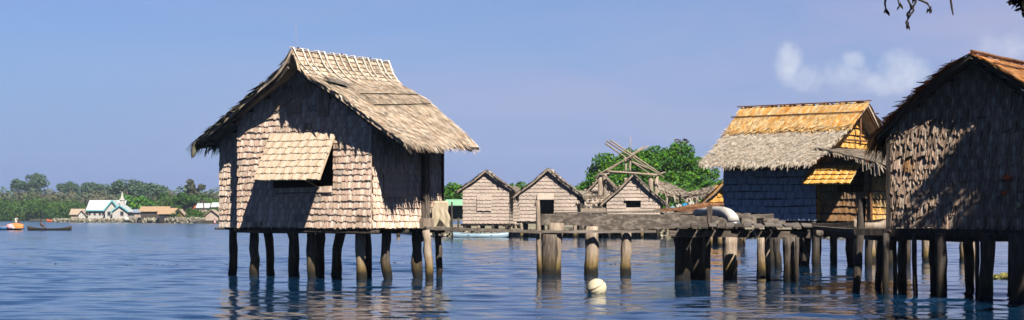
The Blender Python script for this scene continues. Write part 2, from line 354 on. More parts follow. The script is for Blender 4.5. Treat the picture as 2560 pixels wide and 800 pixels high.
def wall(root, sh, mtx, s0, s1, z0, ztop, m, holes=(), course=None, pick=None, name='wall', breaks=(), thick=.05, jit=1.0, clad=True, swap=None):
    """flat wall in the plane y=0 of mtx (outside is -y): backing boards with openings plus courses of shingles"""
    cuts = sorted(set([s0, s1] + [b for b in breaks if s0 < b < s1] + [c for h in holes for c in (h[0], h[1])]))
    mb = MB()
    for a, b in zip(cuts, cuts[1:]):
        mid = (a + b) / 2; segs = [(z0, None)]
        for h in holes:
            if h[0] < mid < h[1]: segs = [(z0, h[2]), (h[3], None)]
        for lo, hi in segs:
            za, zb = (hi, hi) if hi is not None else (ztop(a), ztop(b))
            if max(za, zb) <= lo + .01: continue
            f = [Vector((a, 0, lo)), Vector((b, 0, lo)), Vector((b, 0, max(zb, lo))), Vector((a, 0, max(za, lo)))]
            mb.hexa(f, [p + Vector((0, thick, 0)) for p in f])
    o = mb.build(name, M_BACK, root); o.matrix_basis = mtx
    if not clad: return o
    h = course or sh.h; zz = max(ztop(s0 + (s1 - s0) * i / 20) for i in range(21)); row = 0; z = z0 - .02
    while z < zz:
        x = s0 + (0 if row % 2 else -sh.w * .5) + random.uniform(-.05, .05)
        while x < s1:
            w = sh.w * random.uniform(.8, 1.2); lo, hi = max(x, s0 - .01), min(x + w, s1 + .01)
            x += w
            spans = [(lo, hi)]
            for hh in holes:
                if hh[2] - h * .6 < z < hh[3] - h * .35: spans = [q for a_, b_ in spans for q in ((a_, min(b_, hh[0])), (max(a_, hh[1]), b_)) if q[1] - q[0] > .03]
            for lo_, hi_ in spans:
                if hi_ - lo_ < .03: continue
                c = (lo_ + hi_) / 2
                if z + h * .6 > ztop(c): continue
                mm = pick(c, z) if pick else m
                if swap and random.random() < .07: mm = random.choice(swap)
                sag = .022 * jit * math.sin(c * 1.7 + row * .6) * math.sin(row * 1.1)
                pm = Matrix.Translation((c, -.004 + random.uniform(-.008, .004) * jit, z + sag + random.uniform(-.009, .009) * jit)) @ Matrix.Rotation(R(random.uniform(-1.2, 1.2) * jit), 4, 'Y') @ Matrix.Rotation(R(random.uniform(-1.5, 1.5) * jit), 4, 'X')
                sh.put(o, pm, mm, (hi_ - lo_) / sh.w)
        z += h; row += 1
    return o
def m_front(v=0.0): return Matrix.Translation((0, v, 0))
def m_right(u): return Matrix.Translation((u, 0, 0)) @ Matrix.Rotation(R(90), 4, 'Z')       # wall coordinate runs backwards (+v)
def m_left(u): return Matrix.Translation((u, 0, 0)) @ Matrix.Rotation(R(-90), 4, 'Z')       # wall coordinate is -v

# ------------------------------------------------------------------ thatch
class Slope:
    """roof surface lofted between a front edge line and a back edge line, both from the ridge to the eave"""
    def __init__(s, front, back):
        s.f = s._arc(front); s.b = s._arc(back)
    @staticmethod
    def _arc(p):
        p = np.array([tuple(q) for q in p], float); d = np.r_[0, np.cumsum(np.linalg.norm(np.diff(p, axis=0), axis=1))]
        return p, d / d[-1], d[-1]
    def P(s, a, b):
        out = []
        for (p, t, _) in (s.f, s.b):
            out.append(np.stack([np.interp(b, t, p[:, i]) for i in range(3)], -1))
        return out[0] * (1 - a)[:, None] + out[1] * a[:, None]
    def frame(s, a, b):
        e = .02
        lo = np.clip(b - e, 0, 1); hi = np.clip(b + e, 0, 1)
        d = s.P(a, hi) - s.P(a, lo); d /= np.linalg.norm(d, axis=1)[:, None]
        al = s.P(np.clip(a + .02, 0, 1), b) - s.P(np.clip(a - .02, 0, 1), b); al /= np.linalg.norm(al, axis=1)[:, None]
        n = np.cross(d, al); n *= np.sign(n[:, 2:3] + 1e-9); n /= np.linalg.norm(n, axis=1)[:, None]
        return s.P(a, b), d, al, n
    def slab(s, mb, thick=.1, nb=14):
        A = np.linspace(0, 1, 6)
        top = [[Vector(s.P(np.array([a]), np.array([i / nb]))[0]) for i in range(nb + 1)] for a in A]
        v = []; f = []; m = nb + 1
        for lay in (0, -thick):
            for r in top: v += [p + Vector((0, 0, lay)) for p in r]
        o = len(A) * m
        for i in range(len(A) - 1):
            for j in range(nb):
                a = i * m + j
                f.append((a, a + 1, a + m + 1, a + m)); f.append((o + a, o + a + m, o + a + m + 1, o + a + 1))
        for j in range(nb):
            f.append((j, o + j, o + j + 1, j + 1)); e = (len(A) - 1) * m + j; f.append((e, e + 1, o + e + 1, o + e))
        for i in range(len(A) - 1):
            e = i * m + nb; f.append((e, o + e, o + e + m, e + m)); e = i * m; f.append((e, e + m, o + e + m, o + e))
        mb.add(v, f)
def blades(sl, rows, per, length, width, b0=0., b1=1., lift=.035, spread=14, droop=.5, seed=1, rake=1.0, a0=0., a1=1.):
    rg = np.random.default_rng(seed); n = rows * per
    b = (np.repeat(np.linspace(b0, b1, rows), per) + rg.normal(0, .35 / rows * (b1 - b0), n)).clip(0, 1)
    a = a0 + (a1 - a0) * rg.uniform(-.01 * rake, 1 + .01 * rake, n).clip(0, 1)
    P, d, al, nn = sl.frame(a, b)
    th = np.radians(rg.normal(0, spread, n)); ct, st = np.cos(th)[:, None], np.sin(th)[:, None]
    D = d * ct + al * st; S = al * ct - d * st
    ln = (length * rg.uniform(.65, 1.3, n))[:, None]; w = (width * rg.uniform(.6, 1.5, n) / 2)[:, None]
    up = rg.uniform(.15, 1.0, n)[:, None] * lift
    slopelen = (sl.f[2] + sl.b[2]) / 2
    over = np.clip((b[:, None] * slopelen + ln) - slopelen, 0, None)
    p0 = P - D * .08 + nn * .012; p1 = P + D * ln * .5 + nn * (.012 + up * .7); p2 = P + D * ln + nn * (.012 + up)
    p2[:, 2] -= (over * droop)[:, 0] * rg.uniform(.5, 1.5, n); p1[:, 2] -= (over * droop * .2)[:, 0]
    V = np.stack([p0 - S * w, p0 + S * w, p1 - S * w, p1 + S * w, p2 - S * w * .3, p2 + S * w * .3], 1).reshape(-1, 3)
    i = np.arange(n)[:, None] * 6
    Q = np.concatenate([i + [0, 1, 3, 2], i + [2, 3, 5, 4]], 1).reshape(-1, 4)
    return V, Q
def merge(parts):
    V = []; Q = []; o = 0
    for v, q in parts: V.append(v); Q.append(q + o); o += len(v)
    return np.concatenate(V), np.concatenate(Q)

# ------------------------------------------------------------------ piles and poles
def pile(px_top, px_bot, r, ztop, d, m, parent, org, bend=.06, name='pile', zbot=-.6, n=9, kink=None, seed=None, taper=1.0, d_top=None, inv=None):
    """a crooked post; px_top and px_bot say where it stands, d is its distance; geometry in the frame of the parent"""
    rs = random.Random(seed if seed is not None else int(px_top * 13 + d * 7))
    a = atw(px_bot, d); a.z = zbot; b = atw(px_top, d_top or d); b.z = ztop
    path = []; rad = []; K = 7
    for i in range(K + 1):
        t = i / K; p = a.lerp(b, (t * (ztop - zbot)) / (ztop - zbot)); w = math.sin(t * math.pi)
        p = p + Vector((rs.uniform(-1, 1) * bend * .22 + bend * w * (kink or 0), rs.uniform(-1, 1) * bend * .25, 0)); p.z = zbot + (ztop - zbot) * t
        path.append(inv @ p if inv is not None else p - org); rad.append(r * (1 + (taper - 1) * t) * rs.uniform(.90, 1.10))
    mb = MB(); mb.tube(path, rad, n, wob=.11)
    return mb.build(name, m, parent, smooth=True)
def pole(parent, name, a, b, r, m, n=6, sag=0.0, wob=.08, r2=None):
    a, b = Vector(a), Vector(b); path = []; K = 5
    for i in range(K + 1):
        t = i / K; path.append(a.lerp(b, t) + Vector((random.uniform(-1, 1) * r * .25, random.uniform(-1, 1) * r * .25, random.uniform(-1, 1) * r * .25 - sag * math.sin(math.pi * t))))
    mb = MB(); mb.tube(path, [r + ((r2 or r) - r) * i / K for i in range(K + 1)], n, wob=wob)
    return mb.build(name, m, parent, smooth=True)
def board(parent, name, a, b, w, t, m, up=(0, 0, 1), jit=.006):
    """plank from a to b, w wide across, t thick along up"""
    a, b = Vector(a), Vector(b); d = (b - a).normalized(); u = Vector(up); s = d.cross(u).normalized(); u = s.cross(d).normalized()
    mb = MB(); K = 4; rings = []
    for i in range(K + 1):
        p = a.lerp(b, i / K)
        rings.append([p + s * (x * w / 2 + random.uniform(-jit, jit)) + u * (y * t / 2 + random.uniform(-jit, jit)) for x, y in ((-1, -1), (1, -1), (1, 1), (-1, 1))])
    v = [q for r_ in rings for q in r_]; f = [(3, 2, 1, 0), tuple(4 * K + j for j in range(4))]
    for i in range(K):
        for j in range(4): k = (j + 1) % 4; f.append((4 * i + j, 4 * i + k, 4 * i + 4 + k, 4 * i + 4 + j))
    mb.add(v, f)
    return mb.build(name, m, parent)

# ================================================================== the big hut on stilts
def prof_fn(pts, drop=.13):
    us = [p[0] for p in pts]; zs = [p[1] for p in pts]
    return lambda u: float(np.interp(abs(u), us, zs)) - drop

def main_hut():
    fr = Frame(-5.325, 40.76, 34)
    root = empty('stilt_hut', fr.world(0, 0), -R(34), label='large leaf-shingled stilt hut with propped-open window flap, standing alone over open water', cat='hut')
    inv = root_inv(fr)
    HW, D, Z0 = 2.255, 2.95, 1.335
    PR = [(0, 5.81), (.18, 5.43), (.45, 5.14), (1.4, 4.66), (2.25, 4.10), (3.05, 3.62), (3.38, 3.44)]
    PL = [(0, 5.81), (.2, 5.50), (.5, 5.24), (1.3, 4.82), (2.05, 4.38), (2.97, 3.88), (3.5, 3.62)]
    vf = lambda u: -.64 + .40 * u / 3.5
    ks = lambda u: .18 * (1 - u / 3.5)          # the gable peak leans forward like a prow
    fr_r = [(u + ks(u), vf(u), z) for u, z in PR]; bk_r = [(u * (1 - .15 * (u / 3.5)), 3.47 - .14 * u / 3.5, z + .13 * (u / 3.5)) for u, z in PR]
    fr_l = [(-u + ks(u), vf(u), z) for u, z in PL]; bk_l = [(-u, 3.4, z) for u, z in PL]
    sr, sL = Slope(fr_r, bk_r), Slope(fr_l, bk_l)
    # roof
    mb = MB(); sr.slab(mb, .10); sL.slab(mb, .10); roof = mb.build('roof', M_TH, root)
    parts = [blades(sr, 44, 190, .34, .040, .03, 1.0, lift=.045, spread=12, droop=.25, seed=2), blades(sr, 5, 300, .22, .030, .93, 1.0, lift=.03, spread=20, droop=.6, seed=5),
             blades(sL, 34, 90, .36, .05, .03, 1.0, lift=.05, seed=3), blades(sL, 3, 150, .30, .035, .95, 1.0, lift=.03, spread=20, droop=.8, seed=6)]
    V, Q = merge(parts); link('thatch', np_mesh('thatch', V, Q, M_TH), roof, kind='stuff')
    # split-cane bands bent over the ridge, and the battens they hold
    for i in range(14):
        a = .005 + .985 * i / 13 + random.uniform(-.016, .016) * (0 < i < 13); pts = []; reach = random.uniform(.20, .31); drift = random.uniform(.02, .07)
        for j in range(9):
            b = reach * j / 8 * random.uniform(.98, 1.02); aa = np.array([min(1, a + drift * (j / 8) ** 2 * (a < .95))])
            P, d, al, n = sr.frame(aa, np.array([b])); pts.append(Vector(P[0]) + Vector(n[0]) * (.065 - .02 * j / 8))
        pts.insert(0, pts[0] + Vector((-.14, 0, .01)))
        m2 = MB(); m2.tube(pts, [.030] * 6 + [.027, .024, .019, .012], 5, flat=.5); m2.build('ridge_band', M_BAND, roof)
    for b in (.012, .05, .085, .12, .16, .2):
        pts = []
        for j in range(7):
            P, d, al, n = sr.frame(np.array([j / 6]), np.array([b])); pts.append(Vector(P[0]) + Vector(n[0]) * .04)
        m2 = MB(); m2.tube(pts, .014, 5, wob=.2); m2.build('ridge_batten', M_PALEW, roof)
    for b, g in ((.47, .03), (.60, .02)):
        pts = []
        for j in range(9):
            P, d, al, n = sr.frame(np.array([.22 + .75 * j / 8]), np.array([b - .05 * j / 8])); pts.append(Vector(P[0]) + Vector(n[0]) * (.07 + random.uniform(-.01, .01)))
        m2 = MB(); m2.tube(pts, .013, 5, wob=.2); m2.build('thatch_binding', M_DARKW, roof)
    # rafters and purlin ends under the gable overhang
    for s_, P_ in ((1, PR), (-1, PL)):
        for off in (.10, 2.9):
            m2 = MB(); m2.tube([(s_ * u + ks(u), vf(u) + off, z - .15) for u, z in P_[1:]], .045, 6, wob=.1); m2.build('rafter', M_WOOD, root)
    for (u, z) in ((2.3, 3.92), (3.2, 3.4), (-2.3, 4.1), (-3.2, 3.62)):
        pole(root, 'purlin', (u, -.2, z - .03), (u, 3.2, z - .03), .04, M_WOOD)
    board(root, 'beam_end', (-2.75, -.22, 4.0), (-2.1, -.12, 4.02), .10, .05, M_PALEW)
    # walls
    sh = Shingler(root, .34, .165, 7, M_SH, budget=298, ragged=.020, n=8, rough=.6, lean=.034)
    pr = prof_fn(PR, .14); pl = prof_fn(PL, .14)
    ztop = lambda u: pr(u) if u > 0 else pl(u)
    hole = (-1.0, 1.02, 2.30, 3.55)
    wall(root, sh, m_front(0), -HW, HW, Z0, ztop, M_SH, holes=[hole], breaks=[0, .18, -.2, .45, -.5, 1.4, -1.3, 2.05, -2.05], swap=[M_SHP, M_SHF, M_SHR])
    wall(root, sh, m_front(D), -HW, HW, Z0, ztop, M_SH, breaks=[0, .18, -.2, .45, -.5, 1.4, -1.3, 2.05, -2.05], clad=False, name='rear_gable')
    for (cu, cz, w_, h_, a_) in ((-.62, 4.62, .72, .34, .5), (.02, 4.78, .6, .36, .35), (.75, 4.42, .34, .62, -.12), (-.25, 4.35, .5, .3, .1)):
        m2 = MB(); m2.box((cu, -.055, cz), (w_, .02, h_), (0, -a_, 0)); m2.build('wall_patch', M_SHR, root)
    wall(root, sh, m_right(HW), 0, 1.98, Z0, lambda s: 3.95, M_SH, swap=[M_SHR, M_SHP], holes=[(.42, 1.30, 2.10, 2.62)])
    # the flap: hinged at the top, propped open at the bottom
    ang = math.atan2(.62, 1.16); fl = 1.33
    flap_m = Matrix.Translation((0, -.05, 3.69)) @ Matrix.Rotation(-ang, 4, 'X')
    m2 = MB(); m2.box((.03, .03, -fl / 2), (2.18, .025, fl)); flap = m2.build('window_flap', M_SHP, root, label='pale propped-open window flap'); flap.matrix_basis = flap_m
    x_, row = 0, 0
    fsh = Shingler(root, .30, .19, 6, M_SHP, budget=60, lean=.03, ragged=.014)
    for r_ in range(7):
        z = -fl + r_ * .19; x = -1.06 - (.15 if r_ % 2 else 0)
        while x < 1.12:
            w = .30 * random.uniform(.85, 1.15); lo, hi = max(x, -1.08), min(x + w, 1.13); x += w
            if hi - lo > .06: fsh.put(flap, Matrix.Translation(((lo + hi) / 2, 0, z + random.uniform(-.01, .01))) @ Matrix.Rotation(R(random.uniform(-1.5, 1.5)), 4, 'Y'), M_SHP, (hi - lo) / .30)
    pole(root, 'prop_stick', (.55, -.02, 2.33), (.62, -.60, 2.5), .018, M_PALEW)
    pole(root, 'sill_rail', (-.9, -.05, 2.19), (1.0, -.05, 2.21), .018, M_PALEW)
    # small shut side window, corner post and rear bay
    m2 = MB(); m2.box((HW + .045, .86, 2.37), (.03, .90, .62)); side = m2.build('side_shutter', M_SHP, root)
    ssh = Shingler(root, .225, .2, 2, M_SHP, budget=20)
    for r_ in range(3):
        for c_ in range(4): ssh.put(side, Matrix.Translation((HW + .05, .52 + c_ * .225, 2.07 + r_ * .2)) @ Matrix.Rotation(R(90), 4, 'Z'), M_SH, 1)
    board(root, 'corner_post', (HW + .10, 2.06, .95), (HW + .10, 2.06, 3.6), .20, .12, M_WOOD, up=(1, 0, 0))
    board(root, 'ledge_block', (HW + .12, 1.88, 1.42), (HW + .12, 2.3, 1.42), .14, .26, M_PALEW)
    wall(root, sh, m_right(HW - .08), 2.22, D, Z0 + .22, lambda s: 3.9, M_SH)
    wall(root, sh, Matrix.Translation((0, .32, 0)), -3.22, -HW - .01, Z0 + .0, lambda u: pl(u) - .02, M_SH)
    m2 = MB(); m2.box((-HW + .05, 1.5, 2.4), (.05, 2.9, 2.2)); m2.box((-3.2, 1.6, 2.3), (.04, 2.5, 1.9)); m2.build('rear_wall', M_BACK, root)
    sh.finish()
    # floor
    m2 = MB(); m2.box((-.0, 1.47, Z0 - .05), (4.44, 2.9, .05)); m2.box((-2.75, 1.6, Z0 - .05), (.95, 2.5, .05)); m2.build('floor', M_DARKW, root)
    for v, u0, u1 in ((.06, -2.4, 2.42), (1.4, -3.1, 2.3), (2.8, -3.0, 2.4)): pole(root, 'floor_beam', (u0, v, Z0 - .12), (u1, v, Z0 - .12), .055, M_DARKW)
    for i, u in enumerate((-3.05, -2.0, -1.0, 0, 1.0, 2.12)): pole(root, 'floor_joist', (u, -.02, Z0 - .06), (u, 3.0, Z0 - .06), .035, M_DARKW)
    PI = ((583, 580, .115, 43.0, .1, M_WOOD), (637, 637, .125, 42.0, -.2, M_WOOD), (668, 680, .12, 43.3, .3, M_DARKW), (733, 732, .15, 41.6, .3, M_WOOD), (778, 783, .11, 40.8, -.3, M_WOOD),
          (800, 797, .14, 43.0, .1, M_DARKW), (853, 846, .14, 42.4, -1.2, M_WOOD), (900, 908, .13, 39.85, -.1, M_PALEW), (916, 922, .11, 42.8, .1, M_DARKW), (966, 985, .12, 40.5, -1.3, M_WOOD),
          (1045, 1053, .14, 41.3, -.9, M_WOOD), (1066, 1075, .10, 40.3, .2, M_PALEW), (1095, 1096, .085, 41.8, .3, M_WOOD))
    for a, b, r, d, k, m in PI:
        pile(a, b, r, Z0 - .08, d + (.4 if a != 1066 else 0), m, root, None, bend=.08, kink=k, inv=inv, n=10)
    return fr, root, sr, sL
def root_inv(fr):
    return (Matrix.Translation((fr.o[0], fr.o[1], 0)) @ Matrix.Rotation(-fr.a, 4, 'Z')).inverted()
mfr, mroot, m_sr, m_sl = main_hut()

def on_slope(fr, sl, a, b, off):
    P, d, al, n = sl.frame(np.array([a]), np.array([b])); p = Vector(P[0]) + Vector(n[0]) * off
    return fr.world(p.x, p.y, p.z)
def tarpaulin():
    V = []; NA, NB = 12, 40
    rs = random.Random(4)
    for j in range(NB + 1):
        b = .34 + .80 * j / NB
        for i in range(NA + 1):
            a = -.05 + .5 * i / NA
            P, d, al, n = m_sl.frame(np.array([min(max(a, 0), 1)]), np.array([min(b, 1.)])); p = Vector(P[0]) + Vector(n[0]) * (.115 + .035 * math.sin(j * .9 + i * .6) + rs.uniform(-.012, .012))
            if a < 0: p += Vector((0, -.05, -.16 - .05 * math.sin(j * .7)))
            if b > 1:
                e = (b - 1) * 4.2; p += Vector((-.12 * math.sin(min(e * 3, 1.57)) + .06 * math.sin(i * 1.3), 0, -e * (.62 - .30 * i / NA)))
            V.append(fr_w(p))
    F_ = []
    for j in range(NB):
        for i in range(NA): q = j * (NA + 1) + i; F_.append((q, q + 1, q + NA + 2, q + NA + 1))
    mb = MB(); mb.add(V, F_); o = mb.build('tarpaulin', M_TARP, smooth=True, label='olive tarpaulin draped over the left roof edge of the large stilt hut', cat='tarpaulin')
    sm = o.modifiers.new('thick', 'SOLIDIFY'); sm.thickness = .015
def fr_w(p): return mfr.world(p.x, p.y, p.z)
tarpaulin()
def board_on_roof():
    P, d, al, n = m_sr.frame(np.array([.13]), np.array([.345])); P = Vector(P[0]); d = Vector(d[0]); al = Vector(al[0]); n = Vector(n[0])
    mb = MB(); c = P + n * .11; u = al * .30 + d * .12; v = d * .10 - al * .02
    a = [fr_w(c - u - v), fr_w(c + u - v), fr_w(c + u + v), fr_w(c - u + v)]
    mb.hexa(a, [q + Vector((0, 0, .045)) for q in a]); mb.build('board', M_PLANK, label='short grey board lying flat on the sunlit thatch near the ridge', cat='board')
board_on_roof()
def hung_cloth():
    p0 = mfr.world(2.42, 2.62, 2.0); V = []; NX, NZ = 10, 12
    for j in range(NZ + 1):
        for i in range(NX + 1):
            t = j / NZ; w = .36 + .16 * t
            V.append(Vector((p0.x + (i / NX - .5) * w + .02 * math.sin(j), p0.y - .12 + .045 * math.sin(i * 1.9) * t, p0.z - .62 * t * (1 + .18 * math.sin(i * .9)))))
    F_ = [(j * (NX + 1) + i, j * (NX + 1) + i + 1, (j + 1) * (NX + 1) + i + 1, (j + 1) * (NX + 1) + i) for j in range(NZ) for i in range(NX)]
    mb = MB(); mb.add(V, F_); o = mb.build('hanging_cloth', M_CLOTH, smooth=True, label='cream cloth hanging at the right rear corner of the large stilt hut', cat='cloth'); o.modifiers.new('thick', 'SOLIDIFY').thickness = .008
hung_cloth()
pole(None, 'aerial_pole', at(741, 330, 44.6), at(740, 52, 44.6), .007, M_PALEW, r2=.004).update_tag()
tag(bpy.data.objects['aerial_pole'], label='thin aerial pole rising above the ridge of the large stilt hut', cat='pole')

# ================================================================== golden-roofed hut behind the jetty
def middle_hut():
    fr = Frame(11.096, 52.13, -53.13)
    root = empty('stilt_hut', fr.world(0, 0), R(53.13), label='stilt hut with orange new thatch above pale thatch and a shaded silver side wall', cat='hut')
    inv = root_inv(fr)
    HW, D, Z0 = 2.66, 3.27, 1.50
    PF = [(0, 5.27), (.55, 4.90), (1.25, 4.42), (1.8, 4.12), (2.6, 3.72), (3.3, 3.40), (3.5, 3.30)]
    vf = lambda u: -.55 + .22 * u / 3.5
    s1 = Slope([(-u, vf(u), z) for u, z in PF], [(-u, 4.07 - .45 * u / 3.5, z) for u, z in PF])
    s2 = Slope([(u, vf(u), z) for u, z in PF], [(u, 4.07 - .45 * u / 3.5, z) for u, z in PF])
    mb = MB(); s1.slab(mb, .09); s2.slab(mb, .09); roof = mb.build('roof', M_TH, root)
    V, Q = merge([blades(s1, 34, 150, .30, .05, .42, .97, lift=.045, spread=20, droop=.3, seed=11), blades(s1, 4, 200, .20, .04, .95, 1.0, lift=.02, spread=22, droop=.6, seed=12), blades(s2, 20, 60, .4, .07, .5, 1., lift=.05, seed=13)])
    link('thatch', np_mesh('thatch', V, Q, M_THP), roof, kind='stuff', label='pale weathered lower thatch')
    V, Q = merge([blades(s1, 16, 120, .50, .055, .0, .37, lift=.05, spread=7, seed=14), blades(s1, 3, 150, .34, .05, .33, .38, lift=.12, spread=25, seed=15), blades(s2, 14, 60, .5, .06, .0, .5, lift=.05, spread=9, seed=16)])
    link('thatch', np_mesh('thatch', V, Q, M_THO), roof, kind='stuff', label='fresh orange upper thatch')
    for b, sl in ((0.0, s1), (.17, s1), (.17, s2)):
        pts = []
        for j in range(7):
            P, d, al, n = sl.frame(np.array([j / 6]), np.array([b])); pts.append(Vector(P[0]) + Vector(n[0]) * (.085))
        pts[0] += Vector((0, -.12, 0)); pts[-1] += Vector((0, .15, 0))
        m2 = MB(); m2.tube(pts, .022, 6, wob=.15); m2.build('ridge_pole', M_RUSTW, roof)
    for s_ in (1, -1):
        m2 = MB(); m2.tube([(s_ * u, vf(u) + .07, z - .14) for u, z in PF], .04, 6); m2.build('rafter', M_RUSTW, root)
    pole(root, 'king_post', (0, -.28, 3.9), (0, -.28, 5.05), .035, M_RUSTW)
    pole(root, 'tie_beam', (-1.5, -.3, 4.05), (1.5, -.3, 4.05), .035, M_RUSTW)
    for u, z in ((-2.7, 3.52), (2.7, 3.52), (-1.3, 4.26), (1.3, 4.26)): pole(root, 'purlin', (u, -.5, z - .06), (u, 3.9, z - .06), .035, M_RUSTW)
    pf = prof_fn(PF, .13)
    sh = Shingler(root, .36, .23, 5, M_SHG, budget=285, lean=.05, ragged=.010, top=.90)
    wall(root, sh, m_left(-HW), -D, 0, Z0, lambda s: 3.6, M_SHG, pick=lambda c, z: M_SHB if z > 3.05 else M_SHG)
    wall(root, sh, m_front(0), -HW, HW, Z0, pf, M_SHO, breaks=[0, .55, -.55, 1.25, -1.25, 1.8, -1.8])
    # porch on the gable: dark side wall with an awning flap, golden end wall, lean-to roof
    PU, PV = -2.42, -1.72
    hole = (.62, 1.52, 2.30, 3.0)
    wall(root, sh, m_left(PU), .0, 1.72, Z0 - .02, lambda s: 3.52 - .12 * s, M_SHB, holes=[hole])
    wall(root, sh, m_front(PV), PU, .9, Z0 - .02, lambda s: 3.22, M_SHO)
    m2 = MB(); m2.box((.9, -.86, 2.35), (.05, 1.7, 1.7)); m2.box((-.75, -.86, Z0 - .06), (3.3, 1.7, .05)); m2.box((0, 1.63, Z0 - .06), (5.2, 3.2, .05)); m2.box((0, D, 2.5), (5.3, .05, 2.0)); m2.box((HW, 1.6, 2.5), (.05, 3.2, 2.0)); m2.build('rear_wall', M_BACK, root)
    sp = Slope([(PU - .42, -.06, 3.74), (PU - .42, -.9, 3.52), (PU - .42, -2.22, 3.20)], [(1.3, -.06, 3.80), (1.3, -.9, 3.56), (1.3, -2.3, 3.20)])
    m2 = MB(); sp.slab(m2, .06); pr = m2.build('porch_roof', M_THP, root)
    V, Q = merge([blades(sp, 18, 70, .42, .05, .0, 1.0, lift=.045, spread=15, seed=17), blades(sp, 3, 120, .36, .045, .92, 1., lift=.03, spread=25, droop=1.2, seed=18)])
    link('thatch', np_mesh('thatch', V, Q, M_THF), pr, kind='stuff')
    # droopy leaf ends along the porch's near edge
    rg = random.Random(5); m2 = MB()
    for i in range(50):
        t = rg.random(); p = Vector((PU - .44, -.1 - 2.1 * t, 3.72 - .52 * t)); ln = rg.uniform(.06, .16) + .22 * (t > .72) * rg.random() * 1.6; w = .018
        m2.add([p + Vector((0, -w, 0)), p + Vector((0, w, 0)), p + Vector((-.05, w * .6 - .06, -ln)), p + Vector((-.05, -w * .6 - .06, -ln))], [(0, 1, 2, 3)])
    m2.build('leaf_fringe', M_THF, pr, kind='stuff')
    # awning flap
    v0, v1 = fr.vz(2032, 415, PU)[0], fr.vz(2150, 415, PU)[0]
    ang = R(52); fl = .92
    flm = Matrix.Translation((PU - .05, 0, 3.17)) @ Matrix.Rotation(R(-90), 4, 'Z') @ Matrix.Rotation(-ang, 4, 'X')
    s0, s1_ = sorted((-v0, -v1)); m2 = MB(); m2.box(((s0 + s1_) / 2, .025, -fl / 2), (s1_ - s0, .02, fl)); flap = m2.build('awning_flap', M_SHO, root); flap.matrix_basis = flm
    fsh = Shingler(root, .28, .23, 5, M_SHO, budget=40, lean=.05)
    for r_ in range(4):
        x = s0 - .02
        while x < s1_ - .05:
            fsh.put(flap, Matrix.Translation((x + .14, 0, -fl + r_ * .23 - .02)) @ Matrix.Rotation(R(random.uniform(-2, 2)), 4, 'Y'), M_SHO, min(1.0, (s1_ - x) / .28)); x += .28
    sh.finish()
    pole(root, 'porch_post', (PU - .06, PV - .04, .9), (PU - .06, PV - .04, 3.25), .05, M_RUSTW)
    for v in (.05, 1.6, 3.2, -1.68): pole(root, 'floor_beam', (-2.8, v, Z0 - .13), (2.7, v, Z0 - .13), .07, M_DARKW)
    for u, v in ((-2.5, 3.1), (-2.5, 1.6), (-2.5, .1), (-2.2, -1.6), (-.6, -1.6), (.8, -1.6), (0, .1), (2.5, .1), (0, 1.6), (2.5, 3.1)):
        w = fr.world(u, v); px = 1280 + w.x / w.y * F
        pile(px + random.uniform(-4, 4), px + random.uniform(-6, 6), .12, Z0 - .1, w.y, M_DARKW, root, None, inv=inv, kink=random.uniform(-.6, .6))
    return fr
gfr = middle_hut()

